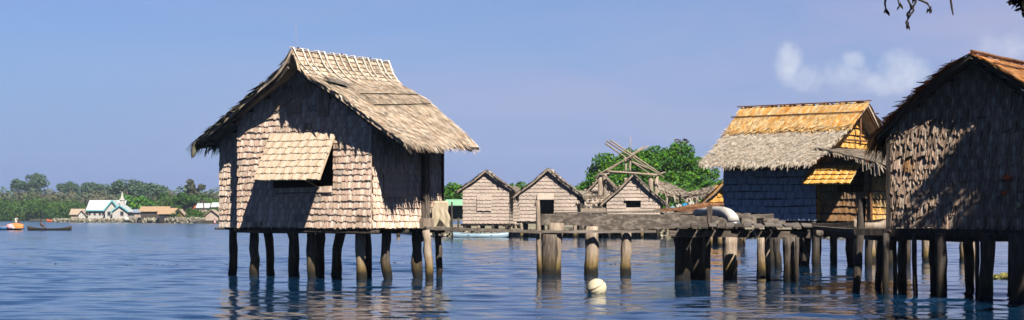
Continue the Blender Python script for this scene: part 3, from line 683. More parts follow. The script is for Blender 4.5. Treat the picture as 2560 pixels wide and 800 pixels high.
# ================================================================== dark hut at the right edge
def right_hut():
    q = Frame((2230 - 1280) / F * 33, 33, 38); c = q.world(1.78, 0)
    fr = Frame(c.x, c.y, 38)
    root = empty('stilt_hut', fr.world(0, 0), -R(38), label='tree-shaded stilt hut with rust-orange thatch at the right edge of the picture', cat='hut')
    inv = root_inv(fr)
    HW, D, Z0 = 1.78, 3.6, 1.38
    PF = [(0, 4.78), (.5, 4.50), (1.0, 4.15), (1.5, 3.76), (1.78, 3.52), (2.05, 3.28)]
    vf = lambda u: -.58 + .44 * u / 2
    ks = lambda u: .12 * (1 - u / 2.05)
    s1 = Slope([(-u + ks(u), vf(u), z) for u, z in PF], [(-u, 3.9, z) for u, z in PF]); s2 = Slope([(u + ks(u), vf(u), z) for u, z in PF], [(u, 3.9, z) for u, z in PF])
    mb = MB(); s1.slab(mb, .08); s2.slab(mb, .08); roof = mb.build('roof', M_BACK, root)
    V, Q = merge([blades(s2, 22, 150, .5, .035, .0, 1.0, lift=.05, spread=11, seed=21), blades(s1, 24, 120, .45, .05, .0, 1.0, lift=.06, spread=16, seed=22), blades(s1, 3, 120, .3, .045, .93, 1., lift=.04, spread=30, droop=.9, seed=23),
                  blades(s1, 40, 12, .34, .04, .1, 1.0, lift=.10, spread=40, seed=24, a0=0, a1=.035), blades(s2, 40, 12, .32, .035, .02, 1.0, lift=.07, spread=32, seed=25, a0=0, a1=.03)])
    link('thatch', np_mesh('thatch', V, Q, M_THR), roof, kind='stuff')
    for b in (.0, .2, .5):
        pts = []
        for j in range(7):
            P, d, al, n = s2.frame(np.array([j / 6]), np.array([b])); pts.append(Vector(P[0]) + Vector(n[0]) * .07)
        m2 = MB(); m2.tube(pts, .035 if b == 0 else .018, 6, wob=.2); m2.build('ridge_pole' if b == 0 else 'thatch_binding', M_RUSTW, roof)
    for s_ in (1, -1):
        m2 = MB(); m2.tube([(s_ * u, vf(u) + .1, z - .13) for u, z in PF], .04, 6); m2.build('rafter', M_DARKW, root)
    pf = prof_fn(PF, .12)
    sh = Shingler(root, .27, .24, 7, M_SHR, budget=290, lean=.07, ragged=.075, n=8)
    def pick(c, z):
        return M_SHB if (-1.60 < c < -1.20 and 2.42 < z < 2.68) else M_SHR
    wall(root, sh, m_front(0), -HW, HW, Z0, pf, M_SHR, pick=pick, breaks=[0, .5, -.5, 1, -1, 1.5, -1.5], jit=1.6)
    wall(root, sh, m_right(HW), 0, D, Z0, lambda s: 3.4, M_SHR, clad=False)
    m2 = MB(); m2.box((-HW + .03, D / 2, 2.4), (.05, D, 2.0)); m2.box((0, D, 2.4), (3.5, .05, 2.0)); m2.box((0, D / 2, Z0 - .05), (3.5, D, .05)); m2.build('rear_wall', M_BACK, root)
    sh.finish()
    board(root, 'corner_post', (-HW - .05, -.03, .9), (-HW - .05, -.03, 3.45), .09, .09, M_DARKW, up=(0, 1, 0))
    for v in (-.12, 1.2, 2.4, 3.5): pole(root, 'floor_beam', (-2.2, v, Z0 - .20), (2.6, v, Z0 - .24), .08, M_DARKW)
    board(root, 'floor_beam', (-2.5, -.22, Z0 - .10), (2.6, -.22, Z0 - .12), .10, .14, M_DARKW)
    for u in (-1.7, -.85, 0, .85, 1.7): pole(root, 'floor_joist', (u, -.3, Z0 - .09), (u, 3.6, Z0 - .09), .04, M_DARKW)
    PI = ((2216, 2217, .065, 32.6), (2237, 2236, .045, 33.4), (2256, 2256, .10, 33.6), (2286, 2292, .05, 32.4), (2352, 2354, .11, 31.8), (2443, 2442, .045, 31.6), (2472, 2463, .13, 31.2), (2546, 2552, .17, 30.2), (2200, 2190, .07, 36.2), (2330, 2336, .09, 35.5), (2420, 2424, .10, 34.6), (2530, 2526, .08, 34.0))
    for a, b, r, d in PI: pile(a, b, r, Z0 - .12, d, M_DARKW if b != 2256 else M_WOOD, root, None, inv=inv, bend=.06, kink=random.uniform(-.4, .4))
    return fr
rfr = right_hut()
p = rfr.world(1.05, -.28, 0)
def ball(name, c, r, m, sq=1.0, **k):
    mb = MB(); n, h = 14, 9; V = [Vector((0, 0, r * sq))]
    for i in range(1, h):
        for j in range(n): a = math.pi * i / h; V.append(Vector((r * math.sin(a) * math.cos(6.2832 * j / n), r * math.sin(a) * math.sin(6.2832 * j / n), r * sq * math.cos(a))))
    V.append(Vector((0, 0, -r * sq))); F_ = [(0, 1 + j, 1 + (j + 1) % n) for j in range(n)]
    for i in range(h - 2):
        for j in range(n): a = 1 + i * n + j; b = 1 + i * n + (j + 1) % n; F_.append((a, a + n, b + n, b))
    e = len(V) - 1; F_ += [(e, e - n + (j + 1) % n, e - n + j) for j in range(n)]
    mb.add(V, F_); return mb.build(name, m, smooth=True, loc=c, **k)
def hanging_float(px, py, v, r, m, label, sq):
    u, z = rfr.uz(px, py, v); c = rfr.world(u, v, z); e = empty('hanging_float', c, label=label, cat='float')
    b = ball('float_body', (0, 0, 0), r, m, sq); b.parent = e
    pole(e, 'cord', (0, 0, r * sq * .9), (0.01, .05, r * sq + .3), .006, M_DARKW)
hanging_float(2516, 444, -.16, .085, M_REDC, 'red-orange float hanging on the dark hut wall near the right edge, the upper one', .75)
hanging_float(2510, 483, -.16, .06, M_REDC, 'small red-orange float hanging on the dark hut wall, the lower one', .8)
hanging_float(2544, 512, -.16, .06, M_CLOTH, 'pale float hanging in deep shade at the right edge of the dark hut', 1.2)

# ================================================================== jetty
def jetty():
    root = empty('wooden_jetty', (2.5, 43, 0), label='old wooden jetty with a long lichen-covered beam, thick piles and a plank deck', cat='jetty')
    o = Vector((2.5, 43, 0)); L_ = lambda p: p - o
    A = lambda px, py, d: at(px, py, d) - o
    board(root, 'long_beam', A(1352, 549, 43.2), A(1700, 549, 43.6), .16, .30, M_BEAM)
    board(root, 'upper_plank', A(1388, 533, 43.5), A(1652, 528, 43.9), .22, .05, M_PLANK)
    board(root, 'upper_plank', A(1640, 527, 44.5), A(1775, 516, 45.5), .2, .07, M_RUSTW)
    board(root, 'upper_plank', A(1655, 534, 43.9), A(1780, 531, 44.4), .25, .05, M_PLANK)
    board(root, 'long_beam', A(1662, 548, 44.6), A(1830, 549, 45.4), .15, .24, M_BEAM)
    board(root, 'long_beam', A(1480, 567, 46.5), A(1700, 563, 46.9), .15, .2, M_BEAM)
    board(root, 'lower_rail', A(1338, 579, 42.9), A(1640, 579, 43.1), .10, .07, M_PLANK)
    PI = ((1388, 1382, .20, 1.42, 43.2, M_PALEW, .0), (1374, 1370, .22, 1.12, 43.0, M_WOOD, .1), (1345, 1352, .065, 2.03, 42.7, M_PALEW, -.2), (1478, 1479, .175, 1.33, 43.4, M_PALEW, .2), (1565, 1563, .14, 1.2, 43.3, M_PALEW, 0),
          (1706, 1707, .21, 1.08, 39.6, M_DARKW, 0), (1742, 1740, .15, 1.08, 40.0, M_DARKW, 0), (1752, 1755, .11, 1.1, 41.2, M_PALEW, 0), (1770, 1768, .07, 1.1, 39.6, M_DARKW, .0), (1826, 1825, .18, 1.1, 41.9, M_PALEW, 0),
          (1905, 1903, .14, 1.1, 42.4, M_PALEW, .3), (1917, 1920, .06, 1.28, 39.8, M_PALEW, .2), (1976, 1975, .17, 1.1, 38.9, M_WOOD, 0), (1992, 1991, .05, 1.1, 38.6, M_DARKW, 0), (1728, 1726, .13, .98, 46.5, M_WOOD, 0), (1940, 1952, .11, 1.05, 48.5, M_DARKW, -.3))
    for a, b, r, zt, d, m, k in PI: pile(a, b, r, zt, d, m, root, o, bend=.05, kink=k, n=11)
    board(root, 'mooring_post', A(1774, 592, 40.9), A(1774, 516, 40.9), .12, .12, M_WOOD, up=(0, 1, 0))
    # deck: three bearers, cross planks running away from the viewer
    for d, y0, y1 in ((38.9, 583, 587), (40.6, 580, 582)):
        board(root, 'deck_bearer', A(1672, y0, d), A(2024, y1, d), .15, .16, M_DARKW if d > 39.5 else M_DPLANK)
    x = 1674
    while x < 2016:
        w = random.uniform(17, 26); y = 567 + random.uniform(-2, 2)
        board(root, 'deck_plank', A(x + w / 2 + random.uniform(-3, 3), y + random.uniform(-2, 3), 38.6 + random.uniform(-.25, .25)), A(x * .965 + 63 + w / 2, 559.5 + random.uniform(-1.5, 1.5), 41.0), w * .0092, .038, M_PLANK if random.random() < .6 else M_DPLANK, jit=.012)
        x += w + random.uniform(0, 5)
    for i, x in enumerate((1690, 1722, 1760, 1800, 1850, 1895, 1940, 1990)):
        pole(root, 'deck_joist', A(x, 577, 38.9), A(x * .965 + 63, 571, 40.9), .055, M_DARKW if i % 2 else M_WOOD)
    # walkway to the big hut
    board(root, 'walkway_plank', A(1062, 570, 40.9), A(1352, 580, 42.6), .2, .075, M_PLANK)
    board(root, 'walkway_plank', A(1075, 573, 41.6), A(1150, 577, 42.2), .2, .06, M_DARKW)
    # railings, sticks and beams running on to the right hut
    board(root, 'side_beam', A(1985, 566, 40.5), A(2235, 584, 36.0), .10, .09, M_PLANK)
    board(root, 'side_beam', A(1960, 562, 46), A(2235, 566, 44), .16, .12, M_DARKW)
    board(root, 'side_beam', A(2000, 570, 44), A(2240, 548, 42), .12, .08, M_DARKW)
    board(root, 'side_beam', A(2045, 582, 41), A(2240, 596, 34.5), .14, .14, M_DARKW)
    pole(root, 'stub_post', A(1920, 590, 39.0), A(1917, 565, 39.0), .07, M_PALEW)
    pole(root, 'stub_post', A(1890, 592, 38.7), A(1888, 572, 38.7), .08, M_PALEW)
    pole(root, 'cross_beam_end', A(2044, 585, 39.5), A(2052, 582, 40.9), .10, M_WOOD, n=8)
jetty()
def singles():
    # grey sawn logs lying on the deck
    for i, (a, b, y, d, r) in enumerate(((1848, 1906, 552, 44.2, .11), (1900, 1938, 553, 43.6, .12), (1862, 1930, 543, 45.0, .09), (1800, 1872, 538, 44.6, .10), (1912, 1958, 558, 43.0, .08))):
        p0, p1 = at(a, y, d), at(b, y + (2 if i % 2 else -1), d + .25); p0.z = max(p0.z, 1.42)
        lab = ('blunt grey log at the middle of the timber heap on the jetty deck', 'short thick grey log end at the right of the timber heap', 'long grey log on top of the timber heap on the jetty', 'pale slab of driftwood behind the bent white pipe', 'small grey log nearest the shaded silver wall')[i]
        tag(board(None, 'timber_log', p0, p1, r * 2.4, r * 1.5, M_BEAM if i in (0, 1, 3) else M_PLANK, jit=.02), label=lab, cat='log', group='logs heaped on the jetty deck')
    # orange barked logs stacked behind the jetty
    for i, (a, b, y0, y1, d, r) in enumerate(((1690, 1772, 527, 513, 47, .10), (1702, 1790, 535, 520, 46.6, .09), (1738, 1806, 520, 511, 48, .07))):
        p0, p1 = at(a, y0, d), at(b, y1, d + .8)
        mb = MB(); mb.tube([p0.lerp(p1, t / 4) for t in range(5)], r, 8, wob=.1)
        mb.build('barked_log', M_RUSTW, smooth=True, label=('rust-brown log, leftmost of the three sloping behind the jetty', 'rust-brown log lowest of the three sloping behind the jetty', 'thin rust-brown log uppermost of the three behind the jetty')[i], cat='log', group='rust-brown logs behind the jetty')
    # bent white pipe
    e = empty('bent_pipe', at(1800, 545, 41.6), label='bent white pipe with a dark open end lying on the jetty deck', cat='pipe'); o = e.location
    pts = [at(1742, 532, 44.0), at(1768, 529, 43.2), at(1790, 528, 42.4), at(1808, 530, 41.8), at(1822, 536, 41.4), at(1831, 545, 41.2), at(1834, 554, 41.1)]
    mb = MB(); mb.tube([p - o for p in pts], [.10, .115, .13, .14, .145, .15, .155], 14, wob=.02); mb.build('pipe_body', M_WHITE, e, smooth=True)
    mb = MB(); c = pts[-1] - o
    mb.tube([c + Vector((0, 0, -.0)), c + Vector((0.005, 0, -.07)), c + Vector((0.005, 0, -.10))], [.165, .175, .14], 14); mb.build('pipe_mouth', M_BOWL, e, smooth=True)
    # floating buoy
    b = empty('float_buoy', at(1492, 735, 33.0).xy.to_3d(), label='round cream buoy with ribbed skin floating in front of the jetty', cat='buoy')
    mb = MB(); n, h, r = 28, 22, .205; V = []
    tilt = Matrix.Rotation(R(-28), 3, 'Y') @ Matrix.Rotation(R(14), 3, 'X')
    for i in range(h + 1):
        a = math.pi * i / h
        for j in range(n):
            rr = r * (1 - (.034 if i % 3 == 0 and i > 5 else 0) + random.uniform(-.004, .004)); V.append(tilt @ Vector((rr * math.sin(a) * math.cos(6.2832 * j / n), rr * math.sin(a) * math.sin(6.2832 * j / n), rr * math.cos(a) * .96)) + Vector((0, 0, .12)))
    mb.add(V, [(i * n + j, (i + 1) * n + j, (i + 1) * n + (j + 1) % n, i * n + (j + 1) % n) for i in range(h) for j in range(n)])
    mb.build('buoy_skin', M_BUOY, b, smooth=True)
    mb = MB(); mb.tube([tilt @ Vector((r * 1.01 * math.cos(q * .35) * .93, r * 1.01 * math.sin(q * .35) * .93, r * .36)) + Vector((0, 0, .12)) for q in range(19)], .006, 5); mb.build('seam', M_RUSTW, b)
    # leaning post before the right hut
    q = pile(2157, 2135, .085, 1.98, 33.4, M_DARKW, None, Vector((0, 0, 0)), name='leaning_post', d_top=33.8, bend=.03)
    tag(q, 'dark leaning post rising from the water left of the right-hand hut', 'post')
    for i, (a, b, d, zt, r, lab) in enumerate(((2134, 2131, 55.5, 1.5, .10, 'pale post standing in the water just behind the dark leaning post'), (2176, 2180, 55.6, 1.3, .16, 'stout pale post in the water, second behind the dark leaning post'), (2316, 2317, 56, 1.35, .17, 'pale post seen between the dark piles under the right-hand hut'), (2408, 2408, 56, 1.35, .13, 'slimmer pale post of the pair under the right end of the shaded hut'), (2424, 2426, 50, 1.3, .17, 'rough thick pale post of the pair under the right end of the shaded hut'), (2042, 2040, 55, 1.3, .17, 'dark forked post in the water beyond the jetty end'), (2084, 2085, 55, 1.3, .13, 'dark slim post in the water between the jetty end and the pale posts'), (2192, 2190, 56, 1.3, .10, 'dark post touching the stout pale post on its right'), (996, 996, 128, 1.3, .16, 'pale post far behind the large hut, seen through its stilts'), (1105, 1105, 128, 1.3, .16, 'pale post far behind the walkway beside the large hut'))):
        q = pile(a, b, r, zt, d, M_DARKW if 'dark' in lab[:5] else M_PALEW, None, Vector((0, 0, 0)), name='standing_post', bend=.05)
        tag(q, lab, 'post', 'posts standing in the water')
    # stick with a tin hanging over the water, floating sticks
    e = empty('hanging_tin', at(2012, 640, 46), label='dark tin hanging on a slanted stick above the water beyond the jetty', cat='tin'); o = e.location
    mb = MB(); mb.tube([at(2010, 633, 46) - o, at(2010, 652, 46) - o], [.09, .085], 12); mb.build('tin_body', M_DARKW, e)
    pole(e, 'stick', at(2004, 592, 46) - o, at(2021, 650, 46) - o, .04, M_DARKW)
    for i, (a, b, y, r, lab) in enumerate(((2008, 2056, 687, .022, 'pale stick floating on the water to the right of the jetty'), (2085, 2118, 694, .02, 'thin pale stick floating beside the dark leaning post'))):
        d = F * EYE / (y - HZ); mb = MB(); p0, p1 = at(a, y, d), at(b, y, d); mb.tube([p0.lerp(p1, t / 4) + Vector((0, random.uniform(-.02, .02), .03)) for t in range(5)], r, 6); mb.build('floating_stick', M_PALEW, label=lab, cat='stick')
    # line of drifting weed scraps
    V = []; Fc = []; rg = random.Random(8); mb = MB()
    for i in range(300):
        px = rg.uniform(-60, 2600); y = 661 + 5 * math.sin(px * .004) + rg.gauss(0, .9) - (px < 600) * 3
        if math.sin(px * .021) + .6 * math.sin(px * .057 + 1) < -.1: continue
        d = F * EYE / (y - HZ); p_ = at(px, y, d); p_.z = .012; s = rg.uniform(.010, .026); t = rg.uniform(-.5, .5)
        mb.box(p_, (s * 4, s, .010), (0, 0, t))
    mb.build('drifting_weed', M_DARKW, kind='stuff', label='broken line of brown weed scraps drifting across the water', cat='seaweed')
    mb = MB()
    for i in range(130):
        px = rg.gauss(2520, 22); y = 694 + rg.gauss(0, 2); d = F * EYE / (y - HZ); p_ = at(px, y, d); p_.z = rg.uniform(.0, .10) * max(0, 1 - abs(px - 2525) / 50); mb.box(p_, (.09, .07, .04), (rg.uniform(-1, 1), rg.uniform(-1, 1), rg.uniform(0, 3)))
    mb.build('seaweed_clump', mat('olive_weed', [(.10, .09, .02), (.24, .22, .05)], (9, 9, 9), rand='island'), kind='stuff', label='olive clump of seaweed floating under the right-hand hut', cat='seaweed')
singles()
def small_dugout():
    o = at(2176, 578, 41.5); e = empty('small_dugout', o, R(20), label='small wooden dugout hull resting on the beams left of the right-hand hut', cat='dugout')
    V, F_ = HULL(1.0, .4, .22, .5); mb = MB(); mb.add(V, F_); mb.build('hull', M_PALEW, e, smooth=True)
    mb = MB(); mb.box((0, 0, .17), (.1, .3, .025)); mb.build('thwart', M_WOOD, e)

# ================================================================== village row on the near shore
def small_hut(px, ya, wl, wr, yb, d, deg, depth, label, eave_drop=.25, window=None, flap=None, over=.35, m=None, shutter=None, shm=None, roofm=None, ye=None):
    """gable hut: apex at (px, ya), gable wall from column wl to wr, floor at row yb"""
    c = (wl + wr) / 2; fr = Frame((c - 1280) / F * d, d, deg)
    root = empty('stilt_hut', fr.world(0, 0), -R(deg), label=label, cat='hut', group='huts in the village row'); inv = root_inv(fr)
    u0, z0 = fr.uz(wl, yb, 0); u1, _ = fr.uz(wr, yb, 0); ua, za = fr.uz(px, ya, -over)
    hw = (u1 - u0) / 2; cx = (u0 + u1) / 2; zw = EYE - (ye - HZ) * d / F if ye else za - (hw + .1) * .95
    sl = (za - zw) / (hw + .001)
    PF = [(0, za), (hw * .5, za - sl * hw * .52), (hw, zw + .1), (hw + .45, zw + .1 - sl * .42)]
    s1 = Slope([(cx - u, -over + .1 * u / hw, z) for u, z in PF], [(cx - u, depth + .3, z) for u, z in PF]); s2 = Slope([(cx + u, -over + .1 * u / hw, z) for u, z in PF], [(cx + u, depth + .3, z) for u, z in PF])
    rm = roofm or M_THF
    mb = MB(); s1.slab(mb, .1, 8); s2.slab(mb, .1, 8); roof = mb.build('roof', rm, root)
    V, Q = merge([blades(s1, 14, 40, .5, .09, .0, 1., lift=.06, spread=15, seed=int(px)), blades(s2, 16, 60, .5, .09, .0, 1., lift=.06, spread=15, seed=int(px) + 1), blades(s2, 3, 60, .4, .07, .9, 1., lift=.05, spread=25, droop=.9, seed=int(px) + 2), blades(s2, 24, 3, .4, .07, .1, 1., lift=.1, spread=40, seed=int(px) + 3, a1=.05), blades(s1, 24, 3, .4, .07, .1, 1., lift=.1, spread=40, seed=int(px) + 4, a1=.05)])
    link('thatch', np_mesh('thatch', V, Q, rm), roof, kind='stuff')
    for s_ in (-1, 1):
        m2 = MB(); m2.tube([(cx + s_ * u, -over + .1 * u / hw + .05, z - .14) for u, z in PF], .05, 5); m2.build('rafter', M_PALEW, root)
    sm = shm or M_SHF
    pf = lambda u: float(np.interp(abs(u - cx), [p[0] for p in PF], [p[1] for p in PF])) - .12
    sh = Shingler(root, .62, .27, 5, sm, budget=230, lean=.06, ragged=.03, n=6, rough=.15)
    holes = []
    if window:
        a, b, y0, y1 = window; wa, wz1 = fr.uz(a, y0, 0); wb, wz0 = fr.uz(b, y1, 0); holes = [(wa, wb, wz0, wz1)]
    wall(root, sh, m_front(0), u0, u1, z0, pf, sm, holes=holes, breaks=[cx, cx + hw * .5, cx - hw * .5], jit=.4)
    wall(root, sh, m_right(u1), 0, depth, z0, lambda s: zw + .0, sm, jit=.4)
    m2 = MB(); m2.box((u0 + .03, depth / 2, (z0 + zw) / 2), (.05, depth, zw - z0)); m2.box((cx, depth, (z0 + zw) / 2), (2 * hw, .05, zw - z0)); m2.box((cx, depth / 2, z0 - .06), (2 * hw - .1, depth, .06)); m2.build('rear_wall', M_BACK, root)
    if flap:
        a, b, y0, y1 = flap; fa, fz1 = fr.uz(a, y0, 0); fb, fz0 = fr.uz(b, y1, 0); h_ = fz1 - fz0
        m2 = MB(); m2.box(((fa + fb) / 2, 0, -h_ * .6), (fb - fa, .05, h_ * 1.25)); o = m2.build('window_flap', sm, root); o.matrix_basis = Matrix.Translation((0, -.08, fz1)) @ Matrix.Rotation(-R(38), 4, 'X')
    if shutter:
        a, b, y0, y1 = shutter; fa, fz1 = fr.uz(a, y0, 0); fb, fz0 = fr.uz(b, y1, 0)
        m2 = MB(); m2.box(((fa + fb) / 2, -.085, (fz0 + fz1) / 2), (fb - fa, .03, fz1 - fz0)); o = m2.build('shutter', sm, root)
        for i in range(4):
            for j in range(2): sh.put(o, Matrix.Translation((fa + (fb - fa) * (.25 + .5 * j), -.10, fz0 + i * (fz1 - fz0) / 4)), sm, (fb - fa) / 2 / .62)
    sh.finish()
    for v in (.1, depth - .1): pole(root, 'floor_beam', (u0 - .2, v, z0 - .13), (u1 + .2, v, z0 - .13), .09, M_DARKW)
    for v in (.15, depth * .5, depth - .1):
        for u in np.linspace(u0 + .15, u1 - .15, 4):
            w = fr.world(u, v); q = 1280 + w.x / w.y * F
            pile(q, q + random.uniform(-2, 2), .13, z0 - .1, w.y, M_DARKW if random.random() < .6 else M_PALEW, root, None, inv=inv, n=7)
    return fr, root
small_hut(1211, 425, 1157, 1272, 558, 126, 5, 3.6, 'small grey hut with a shut window, leftmost of the village row', shutter=(1193, 1229, 491, 527), ye=470)
small_hut(1366, 421, 1298, 1442, 552, 119, 6, 4.0, 'grey hut with steep gable and open window flap, second of the village row', window=(1347, 1385, 497, 545), flap=(1344, 1386, 484, 500), ye=482)
small_hut(1577, 434, 1517, 1650, 566, 117, 7, 4.0, 'grey hut below the bare roof poles, with a small dark window', window=(1565, 1602, 501, 520), flap=(1562, 1604, 496, 502), ye=500)
small_hut(1283, 466, 1262, 1304, 560, 138, 8, 3.0, 'narrow grey hut squeezed between the two leftmost gabled huts', ye=500)
small_hut(1512, 436, 1462, 1548, 540, 130, 8, 4.0, 'pale thatched hut half hidden behind the bare roof poles', ye=484)
small_hut(1806, 455, 1768, 1850, 555, 84, 14, 3.0, 'low brown hut behind the jetty logs, left of the silver-walled hut', shm=M_SHO, roofm=M_THO, ye=498)

def green_roof_house():
    d = 150; e = empty('green_roofed_house', atw(1134, d), label='small dark teal house with mint green roof beyond the leftmost village hut', cat='house'); o = e.location
    A = lambda px, py, dd=d: at(px, py, dd) - o
    mb = MB(); mb.box((A(1110, 0) + A(1164, 0)) / 2 * Vector((1, 0, 0)) + Vector((0, 2, 2.1)), (2.0, 3.0, 1.5)); mb.build('wall', M_DTEAL, e)
    mb = MB(); a = [A(1100, 514, 149), A(1172, 514, 149), A(1160, 500, 152), A(1116, 500, 152)]; mb.hexa(a, [p + Vector((0, 0, .06)) for p in a]); mb.build('roof', M_GREENR, e)
    for px in (1108, 1126, 1146, 1160):
        pole(e, 'stilt', A(px, 588), A(px, 545), .10, M_DARKW)
    board(e, 'porch_rail', A(1100, 553, 149), A(1150, 549, 149), .08, .08, M_WOOD)
green_roof_house()
pole(None, 'mooring_pole', at(1131, 600, 118), at(1129, 505, 118), .07, M_DARKW); tag(bpy.data.objects['mooring_pole'], 'tall dark pole in the water before the green-roofed house', 'pole')

def roof_frame():
    d = 121; e = empty('roof_frame', atw(1570, d), label='bare pole roof frame with crossed rafters above the third village hut', cat='roof frame'); o = e.location
    A = lambda px, py, dd=d: at(px, py, dd) - o
    for i, (x, w) in enumerate(((1500, .19), (1512, .17), (1628, .19), (1640, .17))): pole(e, 'corner_post', A(x, 592, d + (i % 2) * .6), A(x, 434 if i < 2 else 440, d + (i % 2) * .6), w, M_PALEW)
    for x in (1564, 1575): pole(e, 'king_post', A(x, 430), A(x, 392), .10, M_PALEW)
    pole(e, 'tie_beam', A(1513, 429, d - .3), A(1642, 437, d - .3), .09, M_PALEW); pole(e, 'tie_beam', A(1516, 430, d + 3), A(1640, 436, d + 3), .09, M_PALEW)
    for a, b, dd in (((1484, 444), (1622, 364), d - .4), ((1490, 447), (1610, 366), d + 1.5), ((1516, 352), (1660, 444), d - .2), ((1526, 350), (1655, 436), d + 1.2), ((1512, 358), (1650, 452), d + 2.8), ((1566, 398), (1640, 430), d + 3.0)):
        pole(e, 'rafter', A(*a, dd), A(*b, dd), .07, M_PALEW, r2=.05)
    for a, b in (((1570, 396), (1590, 392)), ((1500, 438), (1530, 432)), ((1640, 438), (1664, 430))): pole(e, 'ridge_pole', A(*a, d), A(*b, d + 4), .07, M_PALEW)
    pole(e, 'brace', A(1495, 425, d), A(1545, 470, d), .04, M_PALEW)
roof_frame()
pole(None, 'aerial_pole', at(1577, 430, 127), at(1576, 343, 127), .035, M_PALEW); tag(bpy.data.objects['aerial_pole.001'], 'thin aerial pole standing behind the bare roof frame', 'pole')
def fallen_thatch():
    for i, (a, b, c, d_, lab) in enumerate((((1622, 448, 122), (1668, 490, 122), (1740, 490, 121), (1672, 458, 125), 'collapsed grey thatch slope right of the bare roof frame'), ((1700, 486, 116), (1720, 496, 113), (1812, 484, 112), (1790, 462, 117), 'low grey thatch shelter above the hung washing'), ((1446, 478, 121), (1440, 500, 119), (1516, 498, 119), (1500, 478, 123), 'sagging thatch lean-to between the second and third village huts'))):
        p = [at(*q) for q in (a, b, c, d_)]; o = p[1].copy(); o.z = 0; e = empty('thatch_shelter', o, label=lab, cat='shelter', group='thatch shelters in the village row')
        s = Slope([p[0] - o, (p[0] + p[1]) / 2 - o + Vector((0, 0, -.1)), p[1] - o], [p[3] - o, (p[3] + p[2]) / 2 - o, p[2] - o]); mb = MB(); s.slab(mb, .1, 4); mb.build('roof', M_THF, e)
        V, Q = merge([blades(s, 8, 40, .5, .09, 0, 1, lift=.12, spread=25, seed=40 + i)]); link('thatch', np_mesh('thatch', V, Q, M_THF), e, kind='stuff')
        for q in p[1:3]: pole(e, 'post', Vector((q.x, q.y, .0)) - o, q - o, .07, M_PALEW)
        for q in (p[0], p[3]): pole(e, 'post', Vector((q.x, q.y, .0)) - o, q - o, .07, M_DARKW)
fallen_thatch()
def yard_fence():
    for i, (x0, x1, y0, y1, d, lab) in enumerate(((1452, 1515, 540, 512, 116, 'rough pole-and-board fence between the second and third village huts'), (1655, 1760, 548, 520, 114, 'dark plank fence behind the jetty, under the hung washing'))):
        o = atw((x0 + x1) / 2, d); e = empty('plank_fence', o, label=lab, cat='fence'); x = x0
        while x < x1:
            board(e, 'paling', at(x, 575, d) - o, at(x + random.uniform(-3, 3), y1 + random.uniform(-3, 6), d) - o, .22, .05, (M_PALEW, M_WOOD, M_DARKW)[random.randrange(3)] if i == 0 else M_DARKW, up=(0, 1, 0)); x += 10
        board(e, 'rail', at(x0, y0 - 14, d - .1) - o, at(x1, y0 - 14, d - .1) - o, .06, .3, M_PALEW)
yard_fence()
def washing():
    for i, (x, y, w, h, m, lab) in enumerate(((1690, 517, 14, 12, M_WHITE, 'white washing at the left of the clothes above the jetty'), (1706, 514, 12, 11, M_BLUEC, 'bright blue cloth hung among the washing above the jetty'), (1721, 511, 14, 13, M_WHITE, 'white shirt-like cloth right of the blue washing'), (1676, 519, 10, 8, M_LBLUE, 'pale blue cloth leftmost in the washing above the jetty'))):
        V = []; d = 112
        for j in range(7):
            for k in range(9): q = at(x + w * k / 8, y - h / 2 + h * j / 6 + 1.5 * math.sin(k), d); q.y += .12 * math.sin(k * 1.6 + j * .4); V.append(q)
        mb = MB(); mb.add(V, [(j * 9 + k, j * 9 + k + 1, j * 9 + k + 10, j * 9 + k + 9) for j in range(6) for k in range(8)]); o = mb.build('washing', m, smooth=True, label=lab, cat='cloth', group='washing hung above the jetty'); o.modifiers.new('thick', 'SOLIDIFY').thickness = .02
    e = empty('clothes_line', atw(1700, 112), label='clothes line holding the washing above the jetty', cat='clothes line'); o = e.location
    mb = MB(); mb.tube([at(1665, 506, 112) - o, at(1700, 508, 112) - o, at(1745, 503, 112) - o], .012, 4); mb.build('line', M_DARKW, e)
    for x in (1665, 1745): pole(e, 'post', at(x, 580, 112) - o, at(x, 500, 112) - o, .06, M_WOOD)
washing()

def hull(L_, w, h, sheer=.25, n=18, pointy=1.4):
    """open canoe hull along x with thickness"""
    def ring(t, k):
        s = (1 - abs(t) ** pointy); bw = max(.02, w / 2 * s * k); zt = h * (1 + sheer * abs(t) ** 3); zb = h * .55 * abs(t) ** 4 + (0 if k == 1 else .04)
        return [Vector((t * L_ / 2, bw * math.sin(a), zt - (zt - zb) * max(0, math.cos(a)) ** .7)) for a in [math.pi * (-.5 + j / 8) for j in range(9)]]
    V = []; F_ = []
    for k in (1, .86):
        for i in range(n + 1): V += ring((-1 + 2 * i / n) * (1 if k == 1 else .97), k)
    o = (n + 1) * 9
    for i in range(n):
        for j in range(8):
            a = i * 9 + j; F_.append((a, a + 1, a + 10, a + 9)); F_.append((o + a, o + a + 9, o + a + 10, o + a + 1))
        for j in (0, 8): a = i * 9 + j; F_.append((a, a + 9, o + a + 9, o + a) if j == 0 else (a, o + a, o + a + 9, a + 9))
    return V, F_
def boat(name, px, d, L_, w, h, rz, m, trim, label, sheer=.25, thwarts=2):
    p = atw(px, d); p.z = -.12; e = empty(name, p, rz, label=label, cat='boat')
    mb = MB(); mb.add(*hull(L_, w, h, sheer)); mb.build('hull', m, e, smooth=True)
    for s in (-1, 1):
        mb = MB(); mb.tube([((-.96 + 1.92 * i / 14) * L_ / 2, s * max(.02, w / 2 * (1 - abs(-.96 + 1.92 * i / 14) ** 1.4)), h * (1 + sheer * abs(-.96 + 1.92 * i / 14) ** 3)) for i in range(15)], .022, 5); mb.build('gunwale', trim, e)
    for i in range(thwarts):
        mb = MB(); x = (-.4 + .8 * i / max(1, thwarts - 1)) * L_ / 2; mb.box((x, 0, h * .8), (.18, w * .8, .03)); mb.build('thwart', trim, e)
    return e
HULL = hull; small_dugout()
